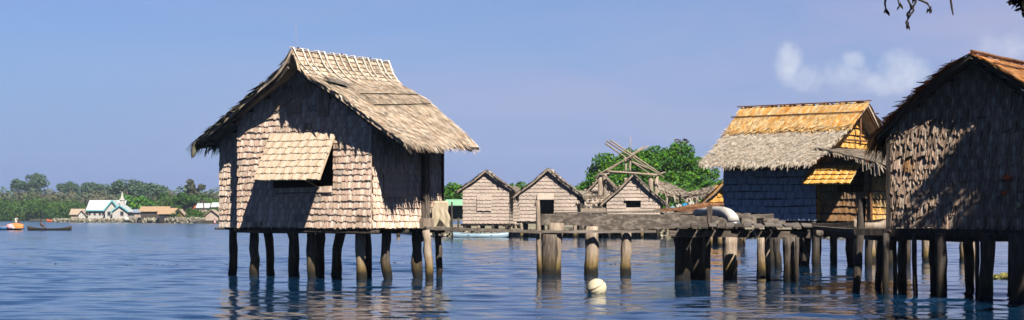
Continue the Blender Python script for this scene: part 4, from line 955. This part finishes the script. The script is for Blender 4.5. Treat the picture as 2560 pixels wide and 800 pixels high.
boat('canoe', 1201, 121, 4.35, .75, .42, R(-4), M_LBLUE, M_LBLUE, 'pale blue canoe lying in front of the leftmost village hut', sheer=.35)
boat('canoe', 124, 183, 5.0, .7, .34, R(3), M_DARKW, M_WOOD, 'slim dark canoe with a bare-chested paddler on the open water', sheer=.9, thwarts=3)
mbt = boat('cargo_boat', 8, 188, 5.0, 1.3, .55, R(2), M_NAVY, M_ORANGE, 'blue boat with orange covered cargo at the left edge of the picture', sheer=.35)
boat('canoe', 131, 452, 3.2, .9, .7, R(0), M_REDC, M_REDC, 'red boat moored at the left end of the sea wall', sheer=.4)
def cargo():
    o = atw(39, 188)
    mb = MB(); V = []
    for i in range(9):
        for j in range(9):
            a = math.pi * j / 8; t = i / 8; k = .78 + .22 * math.sin(math.pi * t); V.append((-.95 + 1.9 * t, .45 * k * math.cos(a), .22 + .62 * k * math.sin(a) ** .7))
    mb.add(V, [(i * 9 + j, (i + 1) * 9 + j, (i + 1) * 9 + j + 1, i * 9 + j + 1) for i in range(8) for j in range(8)] + [tuple(range(9)), tuple(72 + j for j in reversed(range(9)))])
    mb.build('boat_canopy', M_ORANGE, loc=o + Vector((.0, 0, -.02)), label='orange rounded canopy on the blue boat at the left edge', cat='canopy')
    ball('cargo_bundle', at(26, 567, 187.2), .42, M_PINK, .8, label='pink bundle on the blue boat', cat='bundle')
    ball('cargo_bundle', at(33, 570, 187.0), .24, M_WHITE, .7, label='white bundle in front of the pink one on the blue boat', cat='bundle')
cargo()

def person(loc, rz, label, pose, skin, cloth, hs=1.0):
    """one continuous figure grown from a skeleton; seated or standing"""
    e = empty('person', loc, rz, label=label, cat='person')
    if pose == 'sit':
        J = [((0, 0, .14), .15), ((0, -.02, .40), .135), ((0, 0, .60), .15), ((0, .01, .70), .06), ((0, .02, .78), .085), ((0, .02, .90), .10), ((0, .02, .98), .06)]
        Lg = [((.11, .20, .30), .085), ((.13, .42, .20), .06), ((.13, .55, .04), .045)]; Ar = [((.21, .02, .58), .055), ((.26, .14, .38), .042), ((.18, .36, .36), .035), ((.16, .44, .37), .035)]
    else:
        J = [((0, 0, .90), .15), ((0, 0, 1.15), .13), ((0, 0, 1.38), .15), ((0, 0, 1.47), .06), ((0, .01, 1.54), .085), ((0, .01, 1.66), .10), ((0, .01, 1.74), .06)]
        Lg = [((.10, 0, .82), .09), ((.11, .01, .47), .06), ((.11, 0, .05), .05)]; Ar = [((.21, 0, 1.36), .055), ((.27, .02, 1.08), .042), ((.27, .10, .84), .035), ((.27, .12, .76), .035)]
    V = [j[0] for j in J]; Rr = [j[1] for j in J]; E = [(i, i + 1) for i in range(len(J) - 1)]
    for s in (-1, 1):
        for ch, root in ((Lg, 0), (Ar, 2)):
            prev = root
            for (p_, r_) in ch: V.append((p_[0] * s, p_[1], p_[2])); Rr.append(r_); E.append((prev, len(V) - 1)); prev = len(V) - 1
    me = bpy.data.meshes.new('body'); me.from_pydata([tuple(c * hs for c in v) for v in V], E, []); me.materials.append(skin)
    o = link('body', me, e); o.modifiers.new('skin', 'SKIN'); o.modifiers.new('sub', 'SUBSURF').levels = 1
    o.modifiers['sub'].render_levels = 1
    for v, r in zip(me.skin_vertices[0].data, Rr): v.radius = (r * hs, r * hs)
    me.skin_vertices[0].data[0].use_root = True
    if cloth:       # a shirt: slightly larger torso sleeve
        mb = MB(); z = [j[0][2] * hs for j in J[:3]]; mb.tube([(0, 0, z[0] - .05), (0, -.02, (z[0] + z[1]) / 2), (0, -.02, z[1]), (0, 0, z[2]), (0, 0, z[2] + .10 * hs)], [.20 * hs, .19 * hs, .185 * hs, .20 * hs, .09 * hs], 12); mb.build('shirt', cloth, e, smooth=True)
    mb = MB(); hz = J[5][0][2] * hs; mb.tube([(0, J[5][0][1], hz + .0), (0, J[5][0][1] - .015, hz + .05), (0, J[5][0][1] - .01, hz + .12)], [.115 * hs, .12 * hs, .05 * hs], 10); mb.build('hair', M_DARKW, e, smooth=True)
    return e
p_ = atw(41, 188.3); p_.z = .72
person(p_, R(-70), 'seated person in a white shirt on the blue boat', 'sit', M_SKIN, M_WHITE, 1.0)
p_ = atw(102, 183); p_.z = .2
person(p_, R(-80), 'bare-chested person paddling the slim dark canoe', 'sit', M_SKIN, None, 1.05)
pd = empty('paddle', atw(108, 183), label='paddle held by the bare-chested canoeist', cat='paddle')
pole(pd, 'shaft', (-.12, -.35, .5), (.45, -.42, .2), .02, M_WOOD); mb = MB(); mb.box((.55, -.43, .14), (.24, .02, .14), (0, .5, 0)); mb.build('blade', M_WOOD, pd)
p_ = atw(537, 345); p_.z = -.75
person(p_, R(180), 'wading person in pink before the small pale hut on the far shore', 'stand', M_SKIN, M_PINK, 1.0)

# ================================================================== vegetation
def leaf_cloud(centres, radii, count, size, seed, flat=.75, hollow=.55, up=.35):
    """leaf-sized quads spread through the outer part of many clumps"""
    rg = np.random.default_rng(seed); C = np.array(centres, float); Rd = np.array(radii, float)
    if Rd.ndim == 1: Rd = np.stack([Rd, Rd, Rd * flat], 1)
    wgt = (Rd[:, 0] * Rd[:, 2]); idx = rg.choice(len(C), count, p=wgt / wgt.sum())
    u = rg.normal(size=(count, 3)); u /= np.linalg.norm(u, axis=1)[:, None]
    r = (hollow + (1.06 - hollow) * rg.uniform(0, 1, count) ** .6)[:, None]
    P = C[idx] + u * r * Rd[idx]
    nrm = u * .6 + rg.normal(0, .55, (count, 3)) + [0, 0, up]; nrm /= np.linalg.norm(nrm, axis=1)[:, None]
    t = np.cross(nrm, rg.normal(size=(count, 3))); t /= np.linalg.norm(t, axis=1)[:, None]; b = np.cross(nrm, t)
    s = (size * rg.uniform(.6, 1.4, count) / 2)[:, None]
    V = np.stack([P - t * s, P + b * s * .55, P + t * s, P - b * s * .55], 1).reshape(-1, 3)
    return V, np.arange(count * 4).reshape(-1, 4)
def crown_clumps(rg, cx, cy, cz, rx, ry, rz, n, rr):
    out = []; rad = []
    while len(out) < n:
        u = rg.normal(size=3); u /= np.linalg.norm(u); k = rg.uniform(.35, 1) ** .6
        if u[2] < -.55: continue
        r = rr * rg.uniform(.6, 1.3); out.append((cx + u[0] * rx * k, cy + u[1] * ry * k, cz + u[2] * rz * k)); rad.append(r)
    return out, rad
def tree(name, loc, h, rx, rz, n, rr, leaves, size, m, label, seed, trunk=.3, group=None, cat='tree', cz=None, fork=5, up=.35):
    rg = np.random.default_rng(seed); e = empty(name, loc, label=label, cat=cat, group=group)
    cz = cz if cz is not None else h - rz
    C, Rr = crown_clumps(rg, 0, 0, cz, rx, rx * .8, rz, n, rr)
    V, Q = leaf_cloud(C, Rr, leaves, size, seed + 1, up=up); link('crown', np_mesh('crown', V, Q, m), e)
    mb = MB(); mb.tube([(0, 0, -.3), (trunk * .3, 0, cz * .3), (-trunk * .2, trunk * .2, cz * .7), (0, 0, cz)], [trunk, trunk * .8, trunk * .65, trunk * .5], 8, wob=.08)
    for i in range(fork):
        c = Vector(C[i * len(C) // fork]); mb.tube([(0, 0, cz * .55), c * .5 + Vector((0, 0, cz * .42)), c], [trunk * .4, trunk * .3, trunk * .12], 6)
    mb.build('trunk', M_BARK, e, smooth=True); return e
def palm(loc, h, fr_len, label, seed, m=None, fronds=15, group=None):
    rs = random.Random(seed); e = empty('palm_tree', loc, label=label, cat='palm', group=group); mb = MB()
    lean = rs.uniform(-.08, .08) * h; mb.tube([(lean * t * t, 0, h * t) for t in (0, .25, .5, .75, 1)], [.2, .16, .15, .14, .13], 7); mb.build('trunk', M_BARK, e, smooth=True)
    mb = MB(); top = Vector((lean, 0, h))
    for i in range(fronds):
        a = 6.2832 * i / fronds + rs.uniform(-.2, .2); el = rs.uniform(-.2, 1.2); d = Vector((math.cos(a), math.sin(a), 0)); s = Vector((-d.y, d.x, 0)); pts = []
        for k in range(9): t = k / 8; pts.append(top + d * fr_len * t * math.cos(el * (1 - .4 * t)) + Vector((0, 0, fr_len * (math.sin(el) * t - .75 * t * t))))
        for k in range(8):
            for sg in (-1, 1):
                for q in (0, .5):
                    p0 = pts[k].lerp(pts[k + 1], q); p1 = pts[k].lerp(pts[k + 1], q + .42); w = fr_len * .22 * math.sin(math.pi * min(1, (k + q) / 8 * .85 + .15)) + .05; tip = (p0 + p1) / 2 + s * sg * w + d * w * .5 + Vector((0, 0, -w * .5)); mb.add([p0, p1, tip], [(0, 1, 2)])
    mb.build('crown', m or M_LEAF, e); return e

# land behind the village row and its rubble shore
def lands():
    def slab(name, pts, z, m):
        n = len(pts); mb = MB(); mb.add([(x, y, z) for x, y in pts] + [(x, y, -1.) for x, y in pts], [tuple(range(n))] + [(i, (i + 1) % n, n + (i + 1) % n, n + i)[::-1] for i in range(n)]); mb.build(name, m, kind='structure')
    slab('village_ground', [(-6.5, 131), (0, 127), (12, 125), (25, 121), (45, 119), (90, 116), (140, 150), (120, 260), (-4, 250), (-12, 160)], .55, M_LAND)
    slab('far_shore_ground', [(-158, 560), (-128, 520), (-121, 440), (-95, 432), (-83, 418), (-72, 365), (-62, 352), (-52, 352), (-44, 420), (-30, 560), (60, 900), (120, 1200), (-500, 1200), (-420, 640), (-230, 610), (-185, 590)], .7, M_LAND)
    rg = random.Random(3); mb = MB()
    def rocks(px0, px1, dfun, n, s0, s1, z0, z1):
        for _ in range(n):
            px = rg.uniform(px0, px1); d = dfun(px) + rg.uniform(-1.5, 1.5); p = atw(px, d); p.z = rg.uniform(z0, z1); s = rg.uniform(s0, s1)
            mb.box(p, (s * rg.uniform(.8, 1.5), s, s * .8), (rg.uniform(-1, 1), rg.uniform(-1, 1), rg.uniform(0, 3)), jit=s * .15)
    rocks(1080, 1700, lambda x: 128 - (x - 1080) / 90, 1100, .12, .36, -.1, .40)
    rocks(1700, 3300, lambda x: 119.5, 1300, .12, .36, -.1, .45)
    mb.build('shore_rubble', M_ROCK, kind='stuff', label='pale coral rubble along the village shore', cat='rubble')
    mb = MB(); rocks(135, 330, lambda x: 436 - (x - 135) / 20, 1500, .25, .7, -.1, .75); rocks(330, 465, lambda x: 420 - (x - 330) / 4, 900, .25, .8, -.1, .8); rocks(440, 520, lambda x: 377, 500, .25, .7, -.2, 1.1)
    mb.build('sea_wall', M_ROCK, kind='stuff', label='low stone sea wall in front of the white church', cat='sea wall')
lands()

# big broadleaf tree behind the village
def village_tree():
    rg = np.random.default_rng(21); e = empty('broadleaf_tree', atw(1625, 142), label='huge bright green broadleaf tree behind the bare roof frame', cat='tree'); o = e.location; C = []; Rr = []
    OUT = [(1455, 455), (1480, 430), (1505, 395), (1540, 385), (1575, 375), (1610, 372), (1645, 380), (1675, 372), (1705, 378), (1735, 395), (1752, 425), (1772, 455), (1785, 480)]
    for i, (x, y) in enumerate(OUT):
        for k in range(9):
            t = k / 9; xx = x + (1620 - x) * t * .6 + rg.normal(0, 12); yy = y + 12 + (510 - y) * t + rg.normal(0, 6); C.append(at(xx, yy, 142 - 4.5 * math.sin(min(t * 2.2, 1.57)) + rg.normal(0, 1.2)) - o); Rr.append(rg.uniform(.55, 1.25))
    V, Q = leaf_cloud(C, Rr, 42000, .27, 22, hollow=.5); link('crown', np_mesh('crown', V, Q, M_LEAF), e)
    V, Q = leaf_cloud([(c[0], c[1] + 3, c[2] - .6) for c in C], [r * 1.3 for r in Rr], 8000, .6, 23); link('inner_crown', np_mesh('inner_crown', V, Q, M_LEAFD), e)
    mb = MB(); mb.tube([(0, 0, -.2), (.2, 0, 2), (0, 0, 4)], [.7, .55, .4], 9)
    for i in range(0, len(C), 9): mb.tube([(0, 0, 2.5), Vector(C[i + 4]) + Vector((0, 1.5, -.5)), C[i]], [.3, .18, .06], 6)
    mb.build('trunk', M_BARK, e, smooth=True)
village_tree()
palm(atw(1786, 140), 4.2, 2.6, 'feathery young palm at the right foot of the huge tree', 5)
tree('twiggy_tree', atw(1702, 150), 9.0, .7, .8, 8, .3, 120, .3, M_LEAFB, 'sparse twiggy treetop poking above the huge green tree', 31, trunk=.1)
tree('shore_tree', atw(1118, 170), 4.9, 2.0, 1.6, 14, .8, 2500, .35, M_LEAF, 'bright green bushy tree behind the green-roofed house', 33, trunk=.15)
tree('shore_tree', atw(1296, 175), 5.2, 1.2, 1.0, 10, .6, 900, .35, M_LEAF, 'green treetop showing between the two leftmost gabled huts', 35, trunk=.15)

# far shore: mangrove belt and scrub as masses, the trees that stand out one by one
def far_woods():
    rg = np.random.default_rng(9)
    def belt(name, x0, x1, n, ytop, dlo, dhi, rr, leaves, size, m, label, seed):
        C = []; Rr = []
        for _ in range(n):
            px = rg.uniform(x0, x1); d = rg.uniform(dlo, dhi); t = rg.uniform(0, 1) ** .7; zt = EYE - (ytop(px) + rg.normal(0, 4) - HZ) * d / F; r = rr * rg.uniform(.6, 1.4)
            C.append((*atw(px, d).xy, .5 + (zt - .5 - r * .6) * t)); Rr.append(r)
        V, Q = leaf_cloud(C, Rr, leaves, size, seed, hollow=.6); link(name, np_mesh(name, V, Q, m), label=label, cat='wood', kind='stuff')
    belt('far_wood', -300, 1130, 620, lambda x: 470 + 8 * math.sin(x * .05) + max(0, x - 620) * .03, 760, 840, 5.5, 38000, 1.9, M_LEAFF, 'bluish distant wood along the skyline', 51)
    belt('scrub_wood', -250, 1120, 650, lambda x: 478 + 4 * math.sin(x * .045) + max(0, x - 600) * .03, 620, 690, 4.0, 48000, 1.2, M_LEAFB, 'brown-olive scrub behind the mangroves', 52)
    belt('mangrove_belt', -250, 215, 420, lambda x: 500 + 5 * math.sin(x * .06) + max(0, x - 100) * .08, 575, 602, 3.0, 34000, .8, M_LEAFM, 'green mangrove belt along the far shore', 53)
    belt('garden_bushes', 436, 560, 90, lambda x: 524 + 4 * math.sin(x * .09), 395, 425, 1.1, 6000, .5, M_LEAFM, 'low green bushes in front of the red and white roofs on the far shore', 55)
    belt('shore_bushes', 330, 600, 160, lambda x: 498 + 6 * math.sin(x * .07), 470, 520, 2.5, 14000, .7, M_LEAFM, 'green bushes behind the far village', 54)
far_woods()
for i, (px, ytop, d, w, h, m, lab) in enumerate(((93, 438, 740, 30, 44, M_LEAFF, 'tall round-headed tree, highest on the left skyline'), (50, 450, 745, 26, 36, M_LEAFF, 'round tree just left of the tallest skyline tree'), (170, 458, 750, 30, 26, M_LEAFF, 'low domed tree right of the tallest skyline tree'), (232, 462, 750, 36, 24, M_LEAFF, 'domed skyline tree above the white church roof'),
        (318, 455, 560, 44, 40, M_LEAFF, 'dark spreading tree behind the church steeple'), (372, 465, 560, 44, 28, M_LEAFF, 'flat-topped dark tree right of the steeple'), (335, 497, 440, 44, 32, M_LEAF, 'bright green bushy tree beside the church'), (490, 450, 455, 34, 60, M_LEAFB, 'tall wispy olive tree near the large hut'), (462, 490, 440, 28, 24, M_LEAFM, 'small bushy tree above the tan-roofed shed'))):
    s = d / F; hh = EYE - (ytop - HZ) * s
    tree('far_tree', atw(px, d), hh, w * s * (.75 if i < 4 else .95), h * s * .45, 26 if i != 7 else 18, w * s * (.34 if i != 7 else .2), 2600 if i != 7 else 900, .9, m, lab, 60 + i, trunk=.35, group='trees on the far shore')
for i, (px, yt, d, lab) in enumerate(((404, 480, 432, 'palm rising behind the tan thatched sheds'), (424, 494, 445, 'lower palm to the right of the tall palm behind the sheds'), (511, 484, 420, 'palm close to the left edge of the large hut'))):
    palm(atw(px, d), EYE - (yt + 8 - HZ) * d / F, 2.6, lab, 70 + i, M_LEAFM)

# ================================================================== far village
def gable_box(root, x0, x1, y0, y1, z0, zw, zr, axis, mw, mr, over=.4, trim=None):
    """walls and a ridged roof; axis 'x' when the ridge runs along x"""
    mb = MB(); cx, cy = (x0 + x1) / 2, (y0 + y1) / 2
    if axis == 'x': sec = [(x, ((y0, z0), (y1, z0), (y1, zw), (cy, zr - .1), (y0, zw))) for x in (x0, x1)]; V = [(x, p[0], p[1]) for x, s in sec for p in s]
    else: sec = [(y, ((x0, z0), (x1, z0), (x1, zw), (cx, zr - .1), (x0, zw))) for y in (y0, y1)]; V = [(p[0], y, p[1]) for y, s in sec for p in s]
    mb.add(V, [(0, 1, 2, 3, 4), (9, 8, 7, 6, 5)] + [(i, (i + 1) % 5, 5 + (i + 1) % 5, 5 + i)[::-1] for i in range(5)]); mb.build('wall', mw, root)
    for s in (-1, 1):
        mb = MB()
        if axis == 'x':
            ye = (y0 - over) if s < 0 else (y1 + over); ze = zw - (zr - zw) * over / max(.1, (cy - y0)); a = [Vector((x0 - over, cy, zr)), Vector((x1 + over, cy, zr)), Vector((x1 + over, ye, ze)), Vector((x0 - over, ye, ze))]
        else:
            xe = (x0 - over) if s < 0 else (x1 + over); ze = zw - (zr - zw) * over / max(.1, (cx - x0)); a = [Vector((cx, y0 - over, zr)), Vector((cx, y1 + over, zr)), Vector((xe, y1 + over, ze)), Vector((xe, y0 - over, ze))]
        mb.hexa(a, [p + Vector((0, 0, .12)) for p in a]); mb.build('roof', mr, root)
        if trim:
            if axis == 'x': board(root, 'fascia', a[3] + Vector((0, -.05, .0)), a[2] + Vector((0, -.05, .0)), .08, .3, trim)
            else: board(root, 'bargeboard', a[0] + Vector((0, -.06, .05)), a[3] + Vector((0, -.06, .05)), .08, .35, trim)
def church():
    d = 432; e = empty('white_church', atw(268, d), label='white church with pale roof, teal trim and a small steeple on the far shore', cat='church'); k = d / F
    X = lambda px: (px - 268) * k; Z = lambda py: EYE - (py - HZ) * k
    gable_box(e, X(220), X(305), 0, 7, .6, Z(523), Z(501), 'x', M_WALLW, M_ROOFW, .5, M_TEAL)
    gable_box(e, X(268), X(304), -2.2, 5, .6, Z(524), Z(502), 'y', M_WALLW, M_ROOFW, .4, M_TEAL)
    gable_box(e, X(290), X(328), -4.0, 3, .6, Z(528), Z(514), 'y', M_WALLW, M_ROOFW, .4, M_TEAL)
    for px in (224, 237, 250, 258):
        mb = MB(); mb.box((X(px), -.03, Z(533)), (.75, .08, 1.15)); f = mb.build('window', M_WALLW, e); mb = MB(); mb.box((X(px), -.08, Z(533)), (.6, .03, 1.0)); mb.build('pane', M_GLASS, f)
    for px, yy in ((278, -2.2), (314, -4.0)):
        mb = MB(); mb.box((X(px), yy - .03, Z(534)), (1.0, .08, 1.3)); f = mb.build('window', M_WALLW, e); mb = MB(); mb.box((X(px), yy - .08, Z(534)), (.85, .03, 1.1)); mb.build('pane', M_GLASS, f)
    mb = MB(); mb.box((X(292), -2.25, Z(537)), (1.1, .08, 2.1)); mb.build('door', M_GLASS, e)
    st = MB(); x = X(303); st.box((x, 1, Z(506)), (1.1, 1.1, 2.2)); st.build('steeple_base', M_WALLW, e)
    st = MB(); st.tube([(x, 1, Z(500)), (x, 1, Z(497)), (x, 1, Z(492)), (x, 1, Z(478))], [.85, .5, .34, .05], 8); st.build('spire', M_WALLW, e)
church()
def shed(px0, px1, yw, yr, yb, d, label, mw, mr, axis='x', dep=4, name='shed', stilts=False, win=()):
    c = (px0 + px1) / 2; e = empty(name, atw(c, d), label=label, cat='house', group='houses of the far village'); k = d / F; X = lambda px: (px - c) * k; Z = lambda py: EYE - (py - HZ) * k
    gable_box(e, X(px0), X(px1), 0, dep, Z(yb), Z(yw), Z(yr), axis, mw, mr, .45)
    for (a, b, y0, y1) in win: mb = MB(); mb.box((X((a + b) / 2), -.04, Z((y0 + y1) / 2)), ((b - a) * k, .06, (y1 - y0) * k)); mb.build('window', M_GLASS, e)
    if stilts:
        for t in (0, .33, .66, 1):
            for y in (.2, dep - .2): pole(e, 'stilt', (X(px0 + (px1 - px0) * t), y, -.5), (X(px0 + (px1 - px0) * t), y, Z(yb)), .14, M_DARKW)
    return e
shed(178, 206, 534, 523, 546, 434, 'small pale hut left of the church', M_SHF, M_THF, 'x', 3)
shed(196, 214, 536, 526, 546, 432, 'tiny whitish lean-to hut touching the church\'s left side', M_WALLW, M_SHF, 'y', 2)
shed(352, 418, 527, 517, 548, 412, 'long dark shed with tan thatch, left of the far-shore sheds', M_DARKW, M_THT, 'x', 4, stilts=True)  # dark wall colour stands in for the shade of the open front
shed(398, 436, 533, 521, 556, 398, 'nearer shed with tan thatch and dark front on the far shore', M_DARKW, M_THT, 'x', 4, stilts=True, win=((402, 416, 538, 548),))  # shaded front put into the wall colour, as on the long shed
shed(336, 384, 530, 524, 549, 424, 'low house with blue-grey roof right of the church', M_SHF, mat('blue_grey_roof', [(.16, .20, .27), (.22, .27, .34)], (1, 1, 1)), 'x', 3, win=((352, 362, 536, 546),))
shed(460, 484, 520, 511, 538, 440, 'house with red roof on the far shore', M_WALLW, M_REDR, 'x', 4)
shed(494, 520, 518, 509, 536, 440, 'house with white metal roof behind the bushes on the far shore', M_SHF, M_ROOFW, 'x', 4)
shed(531, 560, 516, 507, 536, 440, 'white-roofed house half hidden by the large hut', M_SHF, M_ROOFW, 'x', 4)
shed(514, 545, 537, 525, 553, 362, 'small pale hut on stilts beside the large hut\'s left edge', M_SHF, M_THF, 'y', 4, stilts=True)
shed(440, 458, 534, 524, 550, 405, 'narrow brown hut squeezed right of the tan sheds', M_SHB, M_THF, 'y', 3, stilts=True)
for i, (px, y, s, lab) in enumerate(((407, 554, .6, 'white bundle at the water under the tan sheds'), (445, 555, .6, 'white bundle at the water right of the tan sheds'), (316, 548, .75, 'white mound on the shore before the church porch'))):
    d = 404 if i < 2 else 424
    ball('white_bundle', at(px, y, d), s, M_WHITE, .8, label=lab, cat='bundle')

# ================================================================== shade tree just outside the frame on the right
def shade_tree():
    base = Vector((11.6, 25.0, .35)); e = empty('shade_tree', base, label='dark overhanging tree whose hanging twigs and leaves enter the top right corner', cat='tree')
    rg = np.random.default_rng(77); C = []; Rr = []
    # clumps stand between the sun and the hut wall
    for (px, py, k, r) in ((2400, 400, 6.5, .26), (2450, 385, 7, .26), (2380, 425, 6.2, .24), (2480, 420, 7.2, .28), (2430, 440, 6.8, .30), (2350, 455, 6.5, .16), (2500, 470, 7, .4), (2545, 470, 7.4, .4), (2480, 505, 7, .3), (2300, 490, 6.6, .14), (2540, 545, 7, .4), (2490, 565, 6.6, .25), (2580, 440, 7.4, .35), (2590, 500, 7.2, .6),
            (2610, 560, 7.2, .6), (2330, 545, 6.6, .16), (2660, 450, 7.5, .7), (2560, 600, 6.6, .4), (2420, 600, 6.4, .3), (2350, 640, 6.4, .3), (2480, 650, 6.4, .4), (2260, 640, 6.2, .25), (2550, 680, 6.6, .5), (2400, 700, 6.4, .35), (2300, 700, 6.2, .3), (2480, 740, 6.6, .4), (2230, 590, 6.2, .16), (2215, 640, 6.2, .2), (2225, 700, 6.2, .25), (2190, 690, 6, .2)):
        r *= 1.2
        if py >= 600: k = 10.5
        u, z = rfr.uz(px, py, 0); C.append(rfr.world(u, 0, z) + sun_dir * k - base); Rr.append(r)
    for _ in range(26):
        C.append(Vector((rg.uniform(1.6, 5), rg.uniform(-3.5, 2.5), rg.uniform(6.5, 9.5)))); Rr.append(rg.uniform(.5, .9))
    V, Q = leaf_cloud(C, Rr, 34000, .15, 78, hollow=.15, flat=.8); link('crown', np_mesh('crown', V, Q, M_LEAFD), e)
    mb = MB(); mb.tube([(0, 0, -.6), (.1, 0, 1.5), (-.1, -.2, 3.5), (0, -.3, 6)], [.32, .26, .22, .16], 10, wob=.06)
    for i in range(0, len(C), 2): mb.tube([(-.1, -.2, 3.6 + 2 * (i % 3) / 3), C[i] * .5 + Vector((0, 0, 3.2)), C[i]], [.08, .05, .015], 5)
    # long low limb reaching towards the viewer
    limb = [Vector((0, -.3, 4.6)), Vector((9.0, 20, 5.9)) - base, Vector((5.6, 14.5, 4.4)) - base, Vector((3.9, 11, 3.62)) - base, Vector((2.9, 9.4, 3.20)) - base]
    mb.tube(limb, [.11, .075, .05, .03, .014], 7)
    mb.build('trunk', M_BARK, e, smooth=True)
    # hanging twigs with small drooping leaf tufts, and a clump of big leaves
    def A(px, py, d): return at(px, py, d) - base
    tw = MB(); lf = MB(); tip = limb[-1]; rs = random.Random(2)
    for pts in (((2215, -40), (2214, -5), (2212, 8), (2214, 22)), ((2240, -45), (2243, -8), (2248, 10)), ((2262, -60), (2268, -4), (2276, 12), (2284, 16), (2290, 4), (2288, -10)), ((2280, 14), (2284, 26), (2272, 42), (2266, 56)), ((2290, -4), (2304, 2), (2318, 8), (2324, 18)), ((2380, -60), (2376, -4), (2379, 18), (2383, 38)), ((2276, 14), (2278, 22), (2272, 30))):
        d = 9.3 + rs.uniform(-.1, .1); tw.tube([A(x, y, d) for x, y in pts], [.007] * (len(pts) - 1) + [.004], 5)
        if pts[0][0] == 2380: continue
        for k in range(5):
            q = A(*pts[-1], d) + Vector((rs.uniform(-.008, .008), rs.uniform(-.01, .01), rs.uniform(-.005, .015))); s = rs.uniform(.018, .03); t = rs.uniform(-.5, .5)
            lf.add([q, q + Vector((s * .35 + t * s, .004, -s * .8)), q + Vector((t * s * 2, 0, -s * 1.6)), q + Vector((-s * .35 + t * s, -.004, -s * .8))], [(0, 1, 2, 3)])
    tw.tube([tip, A(2380, -60, 9.3), A(2262, -60, 9.3), A(2215, -42, 9.3)], [.02, .014, .01, .008], 5); tw.tube([A(2380, -60, 9.3), A(2500, -30, 8.6), A(2570, 0, 8.2)], [.014, .012, .01], 5)
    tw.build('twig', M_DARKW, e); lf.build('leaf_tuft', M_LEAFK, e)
    C2 = [A(2572, 2, 8.2), A(2566, -34, 8.3), A(2604, 22, 8.2), A(2585, 30, 8.1), A(2650, -20, 8.3), A(2640, 40, 8.4), A(2700, -30, 8.4)]
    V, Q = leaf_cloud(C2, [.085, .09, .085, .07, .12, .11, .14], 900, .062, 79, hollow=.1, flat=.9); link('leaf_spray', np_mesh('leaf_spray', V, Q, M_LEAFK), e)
    C3 = []; R3 = []
    for a, b in zip(limb[1:], limb[2:]):
        for t in (.1, .4, .7): q = a.lerp(b, t); C3.append(q + Vector((.25, .2, .62 + .2 * t))); R3.append(.42); C3.append(q + Vector((-.1, .5, .75))); R3.append(.34)
    C3.append(limb[-1] + Vector((.1, 0, .42))); R3.append(.26)
    V, Q = leaf_cloud(C3, R3, 9000, .11, 80, hollow=.2, flat=.7); link('crown', np_mesh('crown', V, Q, M_LEAFD), e)
    mb = MB(); n = 24; mb.add([(base.x + 3 + 4.6 * math.cos(6.2832 * i / n), base.y - 1 + 4.2 * math.sin(6.2832 * i / n), -.4) for i in range(n)] + [(base.x + 3 + 3.4 * math.cos(6.2832 * i / n), base.y - 1 + 3.2 * math.sin(6.2832 * i / n), .34) for i in range(n)], [(i, (i + 1) % n, n + (i + 1) % n, n + i) for i in range(n)] + [tuple(n + i for i in range(n))])
    mb.build('earth_bank', M_LAND, kind='structure')
shade_tree()

# ================================================================== sea haze
HAZE = 0.00010
if HAZE:
    mb = MB(); mb.box((0, 500, 20), (2600, 1500, 60))
    hm = bpy.data.materials.new('sea_haze'); hm.use_nodes = True; t = hm.node_tree; t.nodes.clear()
    pv = t.nodes.new('ShaderNodeVolumePrincipled'); pv.inputs['Color'].default_value = (.58, .76, 1.0, 1); pv.inputs['Density'].default_value = HAZE; pv.inputs['Anisotropy'].default_value = .2
    ou = t.nodes.new('ShaderNodeOutputMaterial'); t.links.new(pv.outputs[0], ou.inputs['Volume'])
    mb.build('haze', hm, kind='stuff')
